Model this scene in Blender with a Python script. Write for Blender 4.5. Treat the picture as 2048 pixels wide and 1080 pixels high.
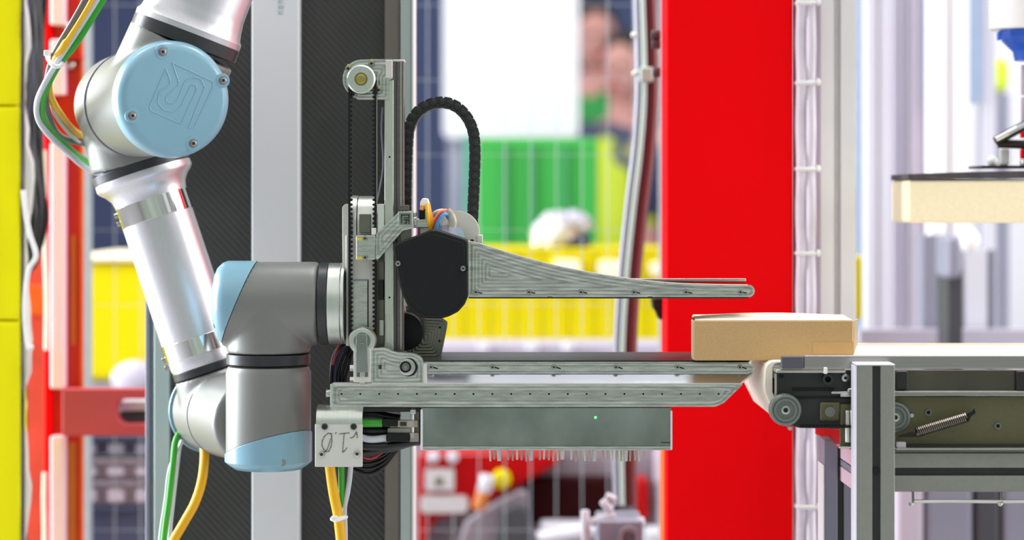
import bpy, bmesh, math, random
from mathutils import Vector, Matrix, geometry
random.seed(7)
for o in list(bpy.data.objects): bpy.data.objects.remove(o)
SC = bpy.context.scene; COL = SC.collection
PI = math.pi

# ---------------------------------------------------------------- camera, world, light, exposure
S, D, HX, HY, ZC = 0.0005, 2.4, 1024, 400, 1.06      # metres per pixel on the work plane, camera distance, eye level
cam_d = bpy.data.cameras.new('camera'); cam = bpy.data.objects.new('camera', cam_d); COL.objects.link(cam)
cam.location = (0, -D, ZC); cam.rotation_euler = (PI/2, 0, 0)
cam_d.sensor_width = 36; cam_d.lens = 36*D/(2048*S); cam_d.shift_y = -140/2048
cam_d.clip_start = .05; cam_d.clip_end = 100
cam_d.dof.use_dof = True; cam_d.dof.focus_distance = D-.02; cam_d.dof.aperture_fstop = 3.4
SC.camera = cam
W = bpy.data.worlds.new('hall_light'); SC.world = W; W.use_nodes = True
nt = W.node_tree; nt.nodes.clear()
wo = nt.nodes.new('ShaderNodeOutputWorld'); wb = nt.nodes.new('ShaderNodeBackground')
tc = nt.nodes.new('ShaderNodeTexCoord'); sp = nt.nodes.new('ShaderNodeSeparateXYZ'); cr = nt.nodes.new('ShaderNodeValToRGB')
nt.links.new(tc.outputs['Generated'], sp.inputs[0]); nt.links.new(sp.outputs[2], cr.inputs[0])
cr.color_ramp.elements[0].position = 0.0; cr.color_ramp.elements[0].color = (.62, .63, .66, 1)
cr.color_ramp.elements[1].position = .8; cr.color_ramp.elements[1].color = (1, 1, 1, 1)
nt.links.new(cr.outputs[0], wb.inputs[0]); wb.inputs[1].default_value = 1.08
nt.links.new(wb.outputs[0], wo.inputs[0])
def area(name, loc, target, sx, sy, power, col=(1, 1, 1)):
    l = bpy.data.lights.new(name, 'AREA'); l.shape = 'RECTANGLE'; l.size = sx; l.size_y = sy; l.energy = power; l.color = col
    o = bpy.data.objects.new(name, l); COL.objects.link(o); o.location = loc
    o.rotation_euler = (Vector(target)-Vector(loc)).to_track_quat('-Z', 'Y').to_euler(); return o
area('left_key_light', (-3.4, 1.0, 1.7), (-.2, .1, 1.1), 2.2, 2.8, 360, (.88, .94, 1))  # unseen area light put in for the bright left side of the robot
area('overhead_area_light', (.2, .55, 3.8), (.2, .55, 0), 4.5, .6, 110)  # unseen overhead area light, added for highlights on upward-facing surfaces
area('overhead_area_light', (1.4, 1.8, 4.2), (1.4, 1.8, 0), 1.0, 5, 20)  # this and the next: unseen overhead lights added to brighten the background
area('overhead_area_light', (-1.6, 4.5, 4.6), (-1.6, 4.5, 0), 1.2, 4, 10)
area('right_fill_light', (4.0, .1, 2.0), (.8, .5, 1.1), 2.4, 2.4, 115)  # unseen area light added to whiten the posts on the right
SC.view_settings.view_transform = 'Standard'; SC.view_settings.look = 'None'
SC.view_settings.gamma = 1; SC.view_settings.use_curve_mapping = False
SC.view_settings.exposure = 0.0

# ---------------------------------------------------------------- materials
def lin(c):
    return tuple(((v/255)/12.92 if v/255 <= .04045 else ((v/255+.055)/1.055)**2.4) for v in c)
def mat(name, rgb, rough=.5, metal=0, var=.06, ns=40, stretch=(1, 1, 1), bump=0, coat=0, trans=0, emit=0, alpha=1, rvar=0):
    m = bpy.data.materials.new(name); m.use_nodes = True; t = m.node_tree; b = t.nodes['Principled BSDF']
    c = lin(rgb)
    g = t.nodes.new('ShaderNodeTexCoord'); mp = t.nodes.new('ShaderNodeMapping'); n = t.nodes.new('ShaderNodeTexNoise')
    mp.inputs['Scale'].default_value = stretch; n.inputs['Scale'].default_value = ns; n.inputs['Detail'].default_value = 4
    t.links.new(g.outputs['Object'], mp.inputs[0]); t.links.new(mp.outputs[0], n.inputs['Vector'])
    r = t.nodes.new('ShaderNodeValToRGB')
    r.color_ramp.elements[0].position = .3; r.color_ramp.elements[1].position = .7
    r.color_ramp.elements[0].color = tuple(max(0, v*(1-var)) for v in c)+(1,)
    r.color_ramp.elements[1].color = tuple(min(1, v*(1+var)) for v in c)+(1,)
    t.links.new(n.outputs[0], r.inputs[0]); t.links.new(r.outputs[0], b.inputs['Base Color'])
    b.inputs['Roughness'].default_value = rough; b.inputs['Metallic'].default_value = metal
    b.inputs['Coat Weight'].default_value = coat; b.inputs['Coat Roughness'].default_value = .08
    b.inputs['Transmission Weight'].default_value = trans; b.inputs['Alpha'].default_value = alpha
    if rvar:
        mr = t.nodes.new('ShaderNodeMapRange'); mr.inputs['To Min'].default_value = rough-rvar; mr.inputs['To Max'].default_value = rough+rvar
        t.links.new(n.outputs[0], mr.inputs[0]); t.links.new(mr.outputs[0], b.inputs['Roughness'])
    if bump:
        bp = t.nodes.new('ShaderNodeBump'); bp.inputs['Strength'].default_value = bump; bp.inputs['Distance'].default_value = .001
        t.links.new(n.outputs[0], bp.inputs['Height']); t.links.new(bp.outputs[0], b.inputs['Normal'])
    if emit:
        b.inputs['Emission Color'].default_value = c+(1,); b.inputs['Emission Strength'].default_value = emit
    return m
def wave(m, vec_scale, rot, strength, colfac=.0, attr=None, freq=1.0, dist=.0004):
    """adds a fine line relief; from object coordinates, or from the 'edge_distance' attribute of milled faces"""
    t = m.node_tree; b = t.nodes['Principled BSDF']
    s = t.nodes.new('ShaderNodeMath'); s.operation = 'SINE'
    mu = t.nodes.new('ShaderNodeMath'); mu.operation = 'MULTIPLY'; mu.inputs[1].default_value = freq
    if attr:
        a = t.nodes.new('ShaderNodeAttribute'); a.attribute_name = attr; t.links.new(a.outputs['Fac'], mu.inputs[0])
    else:
        g = t.nodes.new('ShaderNodeTexCoord'); mp = t.nodes.new('ShaderNodeMapping'); mp.inputs['Rotation'].default_value = rot
        x = t.nodes.new('ShaderNodeSeparateXYZ'); t.links.new(g.outputs['Object'], mp.inputs[0]); t.links.new(mp.outputs[0], x.inputs[0])
        t.links.new(x.outputs[0], mu.inputs[0])
    t.links.new(mu.outputs[0], s.inputs[0])
    bp = t.nodes.new('ShaderNodeBump'); bp.inputs['Strength'].default_value = strength; bp.inputs['Distance'].default_value = dist
    t.links.new(s.outputs[0], bp.inputs['Height']); t.links.new(bp.outputs[0], b.inputs['Normal'])
    if colfac:
        src = b.inputs['Base Color'].links[0].from_socket
        mx = t.nodes.new('ShaderNodeMix'); mx.data_type = 'RGBA'; mx.blend_type = 'MULTIPLY'
        mr = t.nodes.new('ShaderNodeMapRange'); mr.inputs['From Min'].default_value = -1; mr.inputs['To Min'].default_value = 1-colfac
        pw = t.nodes.new('ShaderNodeCombineColor')
        t.links.new(s.outputs[0], mr.inputs[0])
        for i in range(3): t.links.new(mr.outputs[0], pw.inputs[i])
        mx.inputs[0].default_value = 1; t.links.new(src, mx.inputs[6]); t.links.new(pw.outputs[0], mx.inputs[7])
        t.links.new(mx.outputs[2], b.inputs['Base Color'])
    return m
M = {}
M['robot_grey'] = mat('robot_grey', (127, 128, 124), .42, .35, .03, 900, bump=.05)
M['robot_tube'] = mat('robot_tube', (212, 211, 216), .36, .85, .03, 500, (1, 1, .2))
M['chrome'] = mat('chrome', (225, 225, 225), .07, 1, .02, 60)
M['robot_blue'] = mat('robot_blue', (128, 171, 189), .3, 0, .02, 30, coat=.25)
M['seal_black'] = mat('seal_black', (42, 45, 48), .35, 0, .1, 60)
M['brushed'] = mat('brushed', (192, 196, 190), .28, 1, .2, 55, (1, 1, 12), rvar=.08)
M['brushed_pale'] = mat('brushed_pale', (206, 212, 203), .34, 1, .05, 60, (10, 1, 1), rvar=.05)
M['steel_box'] = mat('steel_box', (140, 150, 144), .36, 1, .26, 16, rvar=.1)
M['milled'] = wave(mat('milled', (208, 212, 206), .28, 1, .24, 40, (1, 1, 9), rvar=.08), 1, 0, .5, .36, 'edge_distance', 2*PI/.0036, .00022)
M['milled_fine'] = wave(mat('milled_fine', (204, 208, 202), .28, 1, .22, 45, (1, 1, 9), rvar=.06), 1, 0, .4, .35, 'edge_distance', 2*PI/.0032, .0002)
M['milled_dark'] = wave(mat('milled_dark', (130, 128, 118), .3, 1, .08, 50), 1, 0, .4, .2, 'edge_distance', 2*PI/.003, .0002)
M['rail_dark'] = mat('rail_dark', (120, 112, 108), .35, .9, .08, 30, (1, 1, 8))
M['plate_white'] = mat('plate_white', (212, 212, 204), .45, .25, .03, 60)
M['ink'] = mat('ink', (105, 112, 108), .6)
M['black_plastic'] = mat('black_plastic', (15, 20, 19), .5, 0, .1, 300, bump=.15)
M['black_rubber'] = mat('black_rubber', (17, 18, 20), .6, 0, .15, 80)
M['black_cable'] = mat('black_cable', (20, 20, 23), .3, 0, .1, 50)
M['black_hole'] = mat('black_hole', (8, 8, 9), .8)
M['brass'] = mat('brass', (190, 170, 70), .3, 1)
M['yellow_mark'] = mat('yellow_mark', (225, 205, 20), .5)
M['screw'] = mat('screw', (160, 160, 155), .25, 1)
M['cable_green'] = mat('cable_green', (58, 165, 45), .4)
M['cable_yellow'] = mat('cable_yellow', (240, 180, 10), .42)
M['cable_white'] = mat('cable_white', (200, 206, 214), .4)
M['cable_grey'] = mat('cable_grey', (95, 97, 102), .4)
M['cable_red'] = mat('cable_red', (180, 40, 55), .4)
M['cable_blue'] = mat('cable_blue', (60, 150, 205), .4)
M['cable_orange'] = mat('cable_orange', (235, 150, 90), .4)
M['nylon'] = mat('nylon', (238, 238, 236), .4)
M['clear_plastic'] = mat('clear_plastic', (220, 215, 200), .15, 0, .03, 60, trans=.6)
M['cardboard'] = mat('cardboard', (198, 163, 112), .85, 0, .07, 500, (1, 1, 2.5), bump=.1)
M['card_tape'] = mat('card_tape', (205, 165, 110), .35, 0, .03, 100)
M['card_edge'] = mat('card_edge', (232, 215, 190), .9)
M['belt_cream'] = mat('belt_cream', (240, 232, 215), .55, 0, .03, 40)
M['belt_white'] = mat('belt_white', (222, 214, 222), .5, 0, .03, 40)
M['conv_alu'] = mat('conv_alu', (150, 152, 144), .42, .55, .04, 200)
M['conv_dark'] = mat('conv_dark', (50, 52, 50), .4, .3, .08, 30)
M['zinc'] = mat('zinc', (200, 200, 195), .28, 1, .08, 25)
M['khaki'] = mat('khaki', (104, 102, 74), .45, .5, .05, 300)
M['dark_steel'] = mat('dark_steel', (104, 100, 90), .24, .9, .35, 10, (1, 1, .4))
M['rail_steel'] = mat('rail_steel', (168, 165, 162), .3, .9, .05, 80, (.2, 1, 8))
M['grey_plastic'] = mat('grey_plastic', (82, 84, 92), .5)
M['roller_grey'] = mat('roller_grey', (112, 120, 114), .35, .2, .04, 60)
M['spring_dark'] = mat('spring_dark', (60, 55, 50), .35, .9)
M['red_paint'] = mat('red_paint', (255, 0, 10), .5, 0, .03, 8)
M['red_paint'].node_tree.nodes['Principled BSDF'].inputs['Specular IOR Level'].default_value = .07
M['red_paint_deep'] = mat('red_paint_deep', (205, 14, 22), .4, 0, .05, 8)
M['red_worn'] = mat('red_worn', (212, 72, 62), .55, 0, .2, 14)
M['red_beam'] = mat('red_beam', (190, 66, 78), .5, 0, .08, 12)
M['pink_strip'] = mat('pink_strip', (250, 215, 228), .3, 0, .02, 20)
M['orange_paint'] = mat('orange_paint', (232, 96, 20), .5)
M['amber'] = mat('amber', (200, 110, 20), .5, 0, .1, 9)
M['white_post'] = mat('white_post', (240, 238, 238), .45, 0, .02, 20)
M['post_groove'] = mat('post_groove', (205, 203, 204), .5)
M['white_cable'] = mat('white_cable', (225, 216, 228), .35)
M['mauve'] = mat('mauve', (186, 168, 182), .5, 0, .04, 20)
M['alu_green'] = mat('alu_green', (176, 190, 186), .4, .5, .05, 6)
M['alu_brown'] = mat('alu_brown', (118, 112, 104), .4, .4, .1, 6)
M['board_dark'] = wave(mat('board_dark', (62, 63, 61), .42, .2, .12, 14, bump=0), 1, (0, .75, 0), .5, .26, None, 2*PI/.0058, .0004)
M['strip_white'] = mat('strip_white', (222, 224, 226), .45, 0, .01, 10)
M['strip_ink'] = mat('strip_ink', (176, 190, 198), .5)
M['yellow_film'] = mat('yellow_film', (250, 240, 0), .45, 0, .05, 6, (1, 1, .4))
M['yellow_panel'] = mat('yellow_panel', (205, 189, 0), .5, 0, .06, 3)
M['film'] = mat('film', (236, 232, 226), .2, 0, .05, 20, alpha=.75)
M['wall_blue'] = mat('wall_blue', (72, 82, 116), .7, 0, .1, 1.2)
M['green_paint'] = mat('green_paint', (56, 148, 66), .5, 0, .05, 2)
M['teal'] = mat('teal', (82, 140, 125), .55)
M['screen_white'] = mat('screen_white', (200, 198, 202), .5, 0, .01, 3)
M['ledge'] = mat('ledge', (178, 172, 188), .5, 0, .04, 3)
M['wire'] = mat('wire', (165, 174, 180), .4)
M['slope'] = mat('slope', (214, 218, 226), .2, 1, .12, 14, (1, 1, 3), rvar=.1)
M['chain'] = mat('chain', (34, 37, 36), .42, 0, .15, 200, bump=.1)
M['coil'] = mat('coil', (128, 118, 110), .3, 1)
M['machine_red'] = mat('machine_red', (170, 2, 8), .45, 0, .08, 4)
M['dark_red'] = mat('dark_red', (40, 2, 4), .7)
M['hose_red'] = mat('hose_red', (105, 32, 36), .35, 0, .05, 20)
M['pole_alu'] = mat('pole_alu', (142, 142, 154), .4, .3, .05, 10)
M['pole_mint'] = mat('pole_mint', (180, 202, 190), .35, .1, .03, 10)
M['lavender'] = mat('lavender', (206, 204, 214), .5, 0, .02, 3)
M['lavender_dark'] = mat('lavender_dark', (184, 174, 188), .5, 0, .03, 3)
M['slate'] = mat('slate', (130, 130, 146), .5, 0, .06, 5)
M['blue_grey'] = mat('blue_grey', (150, 168, 195), .5)
M['dark_grey'] = mat('dark_grey', (62, 62, 68), .5, 0, .1, 8)
M['grey_block'] = mat('grey_block', (138, 127, 138), .6, 0, .1, 5)
M['navy'] = mat('navy', (58, 64, 92), .6, 0, .1, 6)
M['foam'] = mat('foam', (252, 238, 204), .8, 0, .03, 200, bump=.2)
M['foam_top'] = mat('foam_top', (70, 66, 72), .6, 0, .25, 90)
M['blue_plastic'] = mat('blue_plastic', (28, 84, 190), .35)
M['led'] = mat('led', (60, 255, 90), .3, emit=6)
M['concrete'] = mat('concrete', (168, 166, 168), .6, 0, .06, 3)
M['skin'] = mat('skin', (205, 150, 140), .6)
M['hair'] = mat('hair', (42, 34, 34), .7)
M['hivis'] = mat('hivis', (190, 208, 30), .6)
M['shirt_green'] = mat('shirt_green', (46, 150, 70), .7)
M['eye'] = mat('eye', (40, 30, 30), .4)
M['hall_grey'] = mat('hall_grey', (166, 176, 163), .8, 0, .2, .8)

for n_, s_ in (('yellow_film', .2), ('yellow_panel', .15), ('black_plastic', .3), ('black_rubber', .3), ('machine_red', .15), ('dark_red', .1), ('green_paint', .2), ('wall_blue', .2)):
    M[n_].node_tree.nodes['Principled BSDF'].inputs['Specular IOR Level'].default_value = s_

# ---------------------------------------------------------------- geometry helpers (all in world coordinates)
def K(Y): return S*(D+Y)/D
def P(px, py, Y=0):
    k = K(Y); return Vector(((px-HX)*k, Y, ZC+(HY-py)*k))
def on_plane(px, py, p0, n):                        # the point of a plane seen at a given place of the photograph
    o = Vector((0, -D, ZC)); d = P(px, py, 0)-o
    return o+d*((p0-o).dot(n)/d.dot(n))
def nb(): return bmesh.new()
def box(bm, x0, x1, y0, y1, z0, z1):
    vs = [bm.verts.new((x, y, z)) for x in (x0, x1) for y in (y0, y1) for z in (z0, z1)]
    for f in ((0, 1, 3, 2), (4, 6, 7, 5), (0, 4, 5, 1), (2, 3, 7, 6), (0, 2, 6, 4), (1, 5, 7, 3)):
        bm.faces.new([vs[i] for i in f])
    return bm
def bpx(bm, x0, x1, y0, y1, Y0, Y1):                # box whose front face (at depth Y0) spans those pixels
    a = P(x0, y1, Y0); b = P(x1, y0, Y0)
    return box(bm, min(a.x, b.x), max(a.x, b.x), Y0, Y1, min(a.z, b.z), max(a.z, b.z))
def ground(bm, x0, x1, y0, Y0, Y1, z0=0):           # post from the floor (or beyond the frame) up to pixel row y0
    a = P(x0, y0, Y0); b = P(x1, y0, Y0); return box(bm, a.x, b.x, Y0, Y1, z0, a.z)
def prism(bm, pts, Y0, Y1, back=None):
    """outline in pixels at depth Y0, extruded straight back to Y1"""
    f = [bm.verts.new(P(x, y, Y0)) for x, y in pts]; g = [bm.verts.new((P(p[0]+back, 0, Y1).x if back is not None else v.co.x, Y1, v.co.z)) for v, p in zip(f, pts)]
    n = len(f); bm.faces.new(f); bm.faces.new(g[::-1])
    for i in range(n): bm.faces.new((f[i], g[i], g[(i+1) % n], f[(i+1) % n]))
    return bm
def arc(cx, cy, r, a0, a1, n=10, ry=None):
    ry = ry or r
    return [(cx+r*math.cos(math.radians(a0+(a1-a0)*i/n)), cy-ry*math.sin(math.radians(a0+(a1-a0)*i/n))) for i in range(n+1)]
def rounded(pts, r, n=4):
    out = []
    for i, p in enumerate(pts):
        p = Vector(p); a = Vector(pts[i-1]); b = Vector(pts[(i+1) % len(pts)])
        rr = r[i] if isinstance(r, (list, tuple)) else r
        rr = min(rr, (a-p).length*.45, (b-p).length*.45)
        if rr < .3: out.append(tuple(p)); continue
        u = p+(a-p).normalized()*rr; v = p+(b-p).normalized()*rr
        for k in range(n+1):
            t = k/n; out.append(tuple(u*(1-t)**2+p*2*t*(1-t)+v*t*t))
    return out
def frame(ax):
    ax = ax.normalized(); u = ax.cross(Vector((0, 0, 1)));
    if u.length < .01: u = ax.cross(Vector((0, 1, 0)))
    u.normalize(); return ax, u, ax.cross(u)
def lathe(bm, a, ax, prof, seg=40):
    """prof: (distance along axis, radius) pairs; radius 0 closes the end"""
    a = Vector(a); ax, u, v = frame(Vector(ax)); rings = []
    for t, r in prof:
        c = a+ax*t
        if r < 1e-7: rings.append([bm.verts.new(c)])
        else: rings.append([bm.verts.new(c+(u*math.cos(2*PI*i/seg)+v*math.sin(2*PI*i/seg))*r) for i in range(seg)])
    for A, B in zip(rings, rings[1:]):
        for i in range(seg):
            j = (i+1) % seg
            if len(A) == 1 and len(B) == 1: continue
            if len(A) == 1: bm.faces.new((A[0], B[i], B[j]))
            elif len(B) == 1: bm.faces.new((A[i], B[0], A[j]))
            else: bm.faces.new((A[i], B[i], B[j], A[j]))
    return bm
def rod(bm, a, b, r, r2=None, seg=24, rd=0):
    a = Vector(a); b = Vector(b); L = (b-a).length; r2 = r if r2 is None else r2
    if rd: pr = [(0, 0), (0, r-rd), (rd*.3, r-rd*.3), (rd, r), (L-rd, r2), (L-rd*.3, r2-rd*.3), (L, r2-rd), (L, 0)]
    else: pr = [(0, 0), (0, r), (L, r2), (L, 0)]
    return lathe(bm, a, b-a, pr, seg)
def ydisc(bm, px, py, rpx, Y0, Y1, seg=28, rd=0):   # round thing facing the camera
    a = P(px, py, Y0); return rod(bm, a, (a.x, Y1, a.z), rpx*K(Y0), seg=seg, rd=rd)
def yring(bm, px, py, ro, ri, Y0, Y1, seg=32):
    a = P(px, py, Y0); k = K(Y0)
    return lathe(bm, a, (0, 1, 0), [(0, ri*k), (0, ro*k), (Y1-Y0, ro*k), (Y1-Y0, ri*k), (0, ri*k)], seg)
def ball(bm, c, r, sc=(1, 1, 1), seg=16):
    m = Matrix.Translation(c) @ Matrix.Diagonal((sc[0], sc[1], sc[2], 1))
    bmesh.ops.create_uvsphere(bm, u_segments=seg, v_segments=seg//2+2, radius=r, matrix=m); return bm
def spline(pts, n=8):
    pts = [Vector(p) for p in pts]; out = []
    q = [pts[0]*2-pts[1]]+pts+[pts[-1]*2-pts[-2]]
    for i in range(1, len(q)-2):
        a, b, c, d = q[i-1:i+3]
        for k in range(n):
            t = k/n
            out.append(.5*((2*b)+(c-a)*t+(2*a-5*b+4*c-d)*t*t+(3*b-a-3*c+d)*t**3))
    out.append(pts[-1]); return out
def tube(bm, pts, r, seg=10, n=8, smooth=True):
    p = spline(pts, n) if smooth else [Vector(q) for q in pts]
    rings = []; u = None
    for i, c in enumerate(p):
        t = (p[min(i+1, len(p)-1)]-p[max(i-1, 0)]).normalized()
        if u is None: _, u, _v = frame(t)
        u = (u-t*u.dot(t)).normalized(); v = t.cross(u)
        rr = r(i/(len(p)-1)) if callable(r) else r
        rings.append([bm.verts.new(c+(u*math.cos(2*PI*k/seg)+v*math.sin(2*PI*k/seg))*rr) for k in range(seg)])
    for A, B in zip(rings, rings[1:]):
        for k in range(seg): bm.faces.new((A[k], A[(k+1) % seg], B[(k+1) % seg], B[k]))
    bm.faces.new(rings[0][::-1]); bm.faces.new(rings[-1]); return bm
def cable(bm, pts, r, **k):                         # pts: (px, py, Y)
    return tube(bm, [P(*q) for q in pts], r, **k)
def seg_dist(p, a, b):
    d = b-a; t = max(0, min(1, (p-a).dot(d)/max(d.length_squared, 1e-12))); return (p-a-d*t).length
def milled(pts, Y0, Y1, step=5):
    """plate whose front face carries the distance to its own outline, so that the cutter marks follow it"""
    poly = [Vector(p) for p in pts]; n = len(poly)
    fine = []
    for i in range(n):
        a, b = poly[i], poly[(i+1) % n]; m = max(1, int((b-a).length/(step*2)))
        for k in range(m): fine.append(a+(b-a)*k/m)
    nf = len(fine); vs = list(fine)
    x0 = min(p.x for p in poly); x1 = max(p.x for p in poly); y0 = min(p.y for p in poly); y1 = max(p.y for p in poly)
    def inside(p):
        c = False
        for i in range(n):
            a, b = poly[i], poly[i-1]
            if (a.y > p.y) != (b.y > p.y) and p.x < (b.x-a.x)*(p.y-a.y)/(b.y-a.y)+a.x: c = not c
        return c
    y = y0+step/2; row = 0
    while y < y1:
        x = x0+step/2+(step/2 if row % 2 else 0)
        while x < x1:
            p = Vector((x, y))
            if inside(p) and min(seg_dist(p, poly[i], poly[i-1]) for i in range(n)) > step*.45: vs.append(p)
            x += step
        y += step*.87; row += 1
    r = geometry.delaunay_2d_cdt(vs, [(i, (i+1) % nf) for i in range(nf)], [], 1, 1e-4)
    bm = nb(); lay = bm.verts.layers.float.new('edge_distance')
    F = []
    for p in r[0]:
        v = bm.verts.new(P(p.x, p.y, Y0)); v[lay] = min(seg_dist(p, poly[i], poly[i-1]) for i in range(n))*S; F.append(v)
    for f in r[2]:
        try: bm.faces.new([F[i] for i in f])
        except ValueError: pass
    fr = [bm.verts.new(P(p.x, p.y, Y0)) for p in poly]; bk = [bm.verts.new((v.co.x, Y1, v.co.z)) for v in fr]
    bm.faces.new(bk[::-1])
    for i in range(n): bm.faces.new((fr[i], bk[i], bk[(i+1) % n], fr[(i+1) % n]))
    bmesh.ops.remove_doubles(bm, verts=bm.verts, dist=1e-6)
    return bm

ORG = {}
def put(name, bm, m, parent=None, bevel=0, flat=False, ang=35, segs=2, recalc=True, mats=None, **tags):
    if recalc: bmesh.ops.recalc_face_normals(bm, faces=bm.faces)
    me = bpy.data.meshes.new(name)
    vs = [v.co for v in bm.verts]
    c = Vector([(min(v[i] for v in vs)+max(v[i] for v in vs))/2 for i in range(3)])
    bmesh.ops.translate(bm, verts=bm.verts, vec=-c)
    bm.to_mesh(me); bm.free()
    me.materials.append(M[m])
    o = bpy.data.objects.new(name, me); COL.objects.link(o)
    if not flat:
        me.shade_smooth(); me.set_sharp_from_angle(angle=math.radians(ang))
    if bevel:
        b = o.modifiers.new('edge', 'BEVEL'); b.width = bevel; b.segments = segs; b.limit_method = 'ANGLE'; b.angle_limit = math.radians(40)
        b.harden_normals = not flat
    place(o, c, parent); tag(o, **tags); return o
def place(o, c, parent=None):
    if parent is not None:
        o.parent = parent; o.location = c-ORG[parent.name]
    else: o.location = c
    ORG[o.name] = Vector(c)
def tag(o, label=None, cat=None, group=None, kind=None):
    if label: o['label'] = label
    if cat: o['category'] = cat
    if group: o['group'] = group
    if kind: o['kind'] = kind
def thing(name, loc, label, cat, group=None):
    o = bpy.data.objects.new(name, None); COL.objects.link(o); o.empty_display_size = .02
    place(o, Vector(loc)); tag(o, label, cat, group); return o
def clone(src, parent, at, rot=None):               # same mesh data, new place
    o = src.copy(); COL.objects.link(o); o.parent = None; place(o, Vector(at), parent)
    if rot is not None: o.rotation_euler = rot
    return o
def fuse(bm, voxel, smooth, name):
    """remeshes joined primitives into one skin with soft fillets, as a casting has"""
    me = bpy.data.meshes.new('tmp'); bmesh.ops.recalc_face_normals(bm, faces=bm.faces); bm.to_mesh(me); bm.free()
    o = bpy.data.objects.new('tmp', me); COL.objects.link(o)
    r = o.modifiers.new('r', 'REMESH'); r.mode = 'VOXEL'; r.voxel_size = voxel
    s = o.modifiers.new('s', 'SMOOTH'); s.factor = .5; s.iterations = smooth
    dg = bpy.context.evaluated_depsgraph_get(); e = o.evaluated_get(dg)
    out = nb(); out.from_mesh(e.to_mesh()); e.to_mesh_clear()
    bpy.data.objects.remove(o); bpy.data.meshes.remove(me); return out
def cut(bm, p, n, keep_positive=False, fill=True):
    g = bm.verts[:]+bm.edges[:]+bm.faces[:]
    r = bmesh.ops.bisect_plane(bm, geom=g, plane_co=p, plane_no=n, clear_outer=not keep_positive, clear_inner=keep_positive)
    if fill:
        e = [x for x in r['geom_cut'] if isinstance(x, bmesh.types.BMEdge)]
        bmesh.ops.contextual_create(bm, geom=e)
    return bm
def screw(parent, px, py, r=5, Y=-.05, m='screw', depth=.003):
    bm = nb(); ydisc(bm, px, py, r, Y-depth, Y+.001, 16, rd=r*K(Y)*.25)
    s = put('screw', bm, m, parent)
    bm = nb(); ydisc(bm, px, py, r*.42, Y-depth-.0003, Y-depth+.001, 6); put('hex_socket', bm, 'black_hole', s, flat=True); return s

# ---------------------------------------------------------------- the setting
bm = nb(); box(bm, -6, 6, -6.5, 9, -.1, 0); put('floor', bm, 'concrete', flat=True, kind='structure')
bm = nb(); box(bm, -6, 6, 8.0, 8.2, 0, 5.0); put('wall_back', bm, 'wall_blue', flat=True, kind='structure')
bm = nb(); box(bm, -6, 6, -6.6, -6.4, 0, 4.2); put('wall_front', bm, 'hall_grey', flat=True, kind='structure')

# ---------------------------------------------------------------- enclosure behind the robot: dark board, pale strip, two profiles
def slot_post(name, x0, x1, Ya, Yb, top, mat_, label, cat='post', groove=None, gm='post_groove', group=None, z0=0):
    """aluminium extrusion standing on the floor, with its front T-slot cut in"""
    a = P(x0, 0, Ya).x; b = P(x1, 0, Ya).x; zt = P(0, top, Ya).z
    bm = nb(); d = .008
    if groove:
        g0 = P(groove[0], 0, Ya).x; g1 = P(groove[1], 0, Ya).x
        box(bm, a, g0, Ya, Ya+d, z0, zt); box(bm, g1, b, Ya, Ya+d, z0, zt); box(bm, a, b, Ya+d+.0002, Yb, z0, zt)
        o = put(name, bm, mat_, None, bevel=.0012, label=label, cat=cat, group=group)
        bm = nb(); box(bm, g0+.0005, g1-.0005, Ya+d-.002, Ya+d+.0001, z0+.001, zt-.001); put('slot', bm, gm, o, flat=True)
    else:
        box(bm, a, b, Ya, Yb, z0, zt); o = put(name, bm, mat_, None, bevel=.002, label=label, cat=cat, group=group)
    return o
YE = .27
enc = thing('machine_enclosure', (P(550, 0, YE).x, YE, 0), 'tall dark textured board in an aluminium frame behind the robot arm', 'enclosure')
bm = nb(); a = P(335, 0, YE); b = P(785, 0, YE); box(bm, a.x, b.x, YE, YE+.01, .02, 1.6); put('board', bm, 'board_dark', enc, flat=True)
def epost(x0, x1, m, Y0, Y1):
    bm = nb(); a = P(x0, 0, Y0); b = P(x1, 0, Y0); box(bm, a.x, b.x, Y0, Y1, 0, 1.6); return put('frame_post', bm, m, enc, bevel=.002)
epost(503, 598, 'strip_white', YE-.03, YE-.0005)
epost(290, 300, 'slate', YE-.01, YE+.03); epost(301, 306, 'alu_green', YE-.004, YE+.03); epost(307, 339, 'alu_green', YE-.012, YE+.03)
epost(769, 800, 'alu_brown', YE-.012, YE+.03); epost(800.5, 823, 'alu_green', YE-.016, YE+.03); epost(823.5, 829, 'white_post', YE-.018, YE+.03)
bm = nb()                                           # small vertical lettering printed on the strip
for i in range(5):
    y = -22+i*11; Yk = YE-.0306
    bpx(bm, 557, 567, y, y+1.8, Yk, Yk+.0008); bpx(bm, 557, 567, y+5, y+6.6, Yk, Yk+.0008); bpx(bm, 557, 559.5, y+1, y+6, Yk, Yk+.0008)
    if i % 2: bpx(bm, 564.5, 567, y+1, y+6, Yk, Yk+.0008)
put('lettering', bm, 'strip_ink', enc, flat=True)

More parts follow.
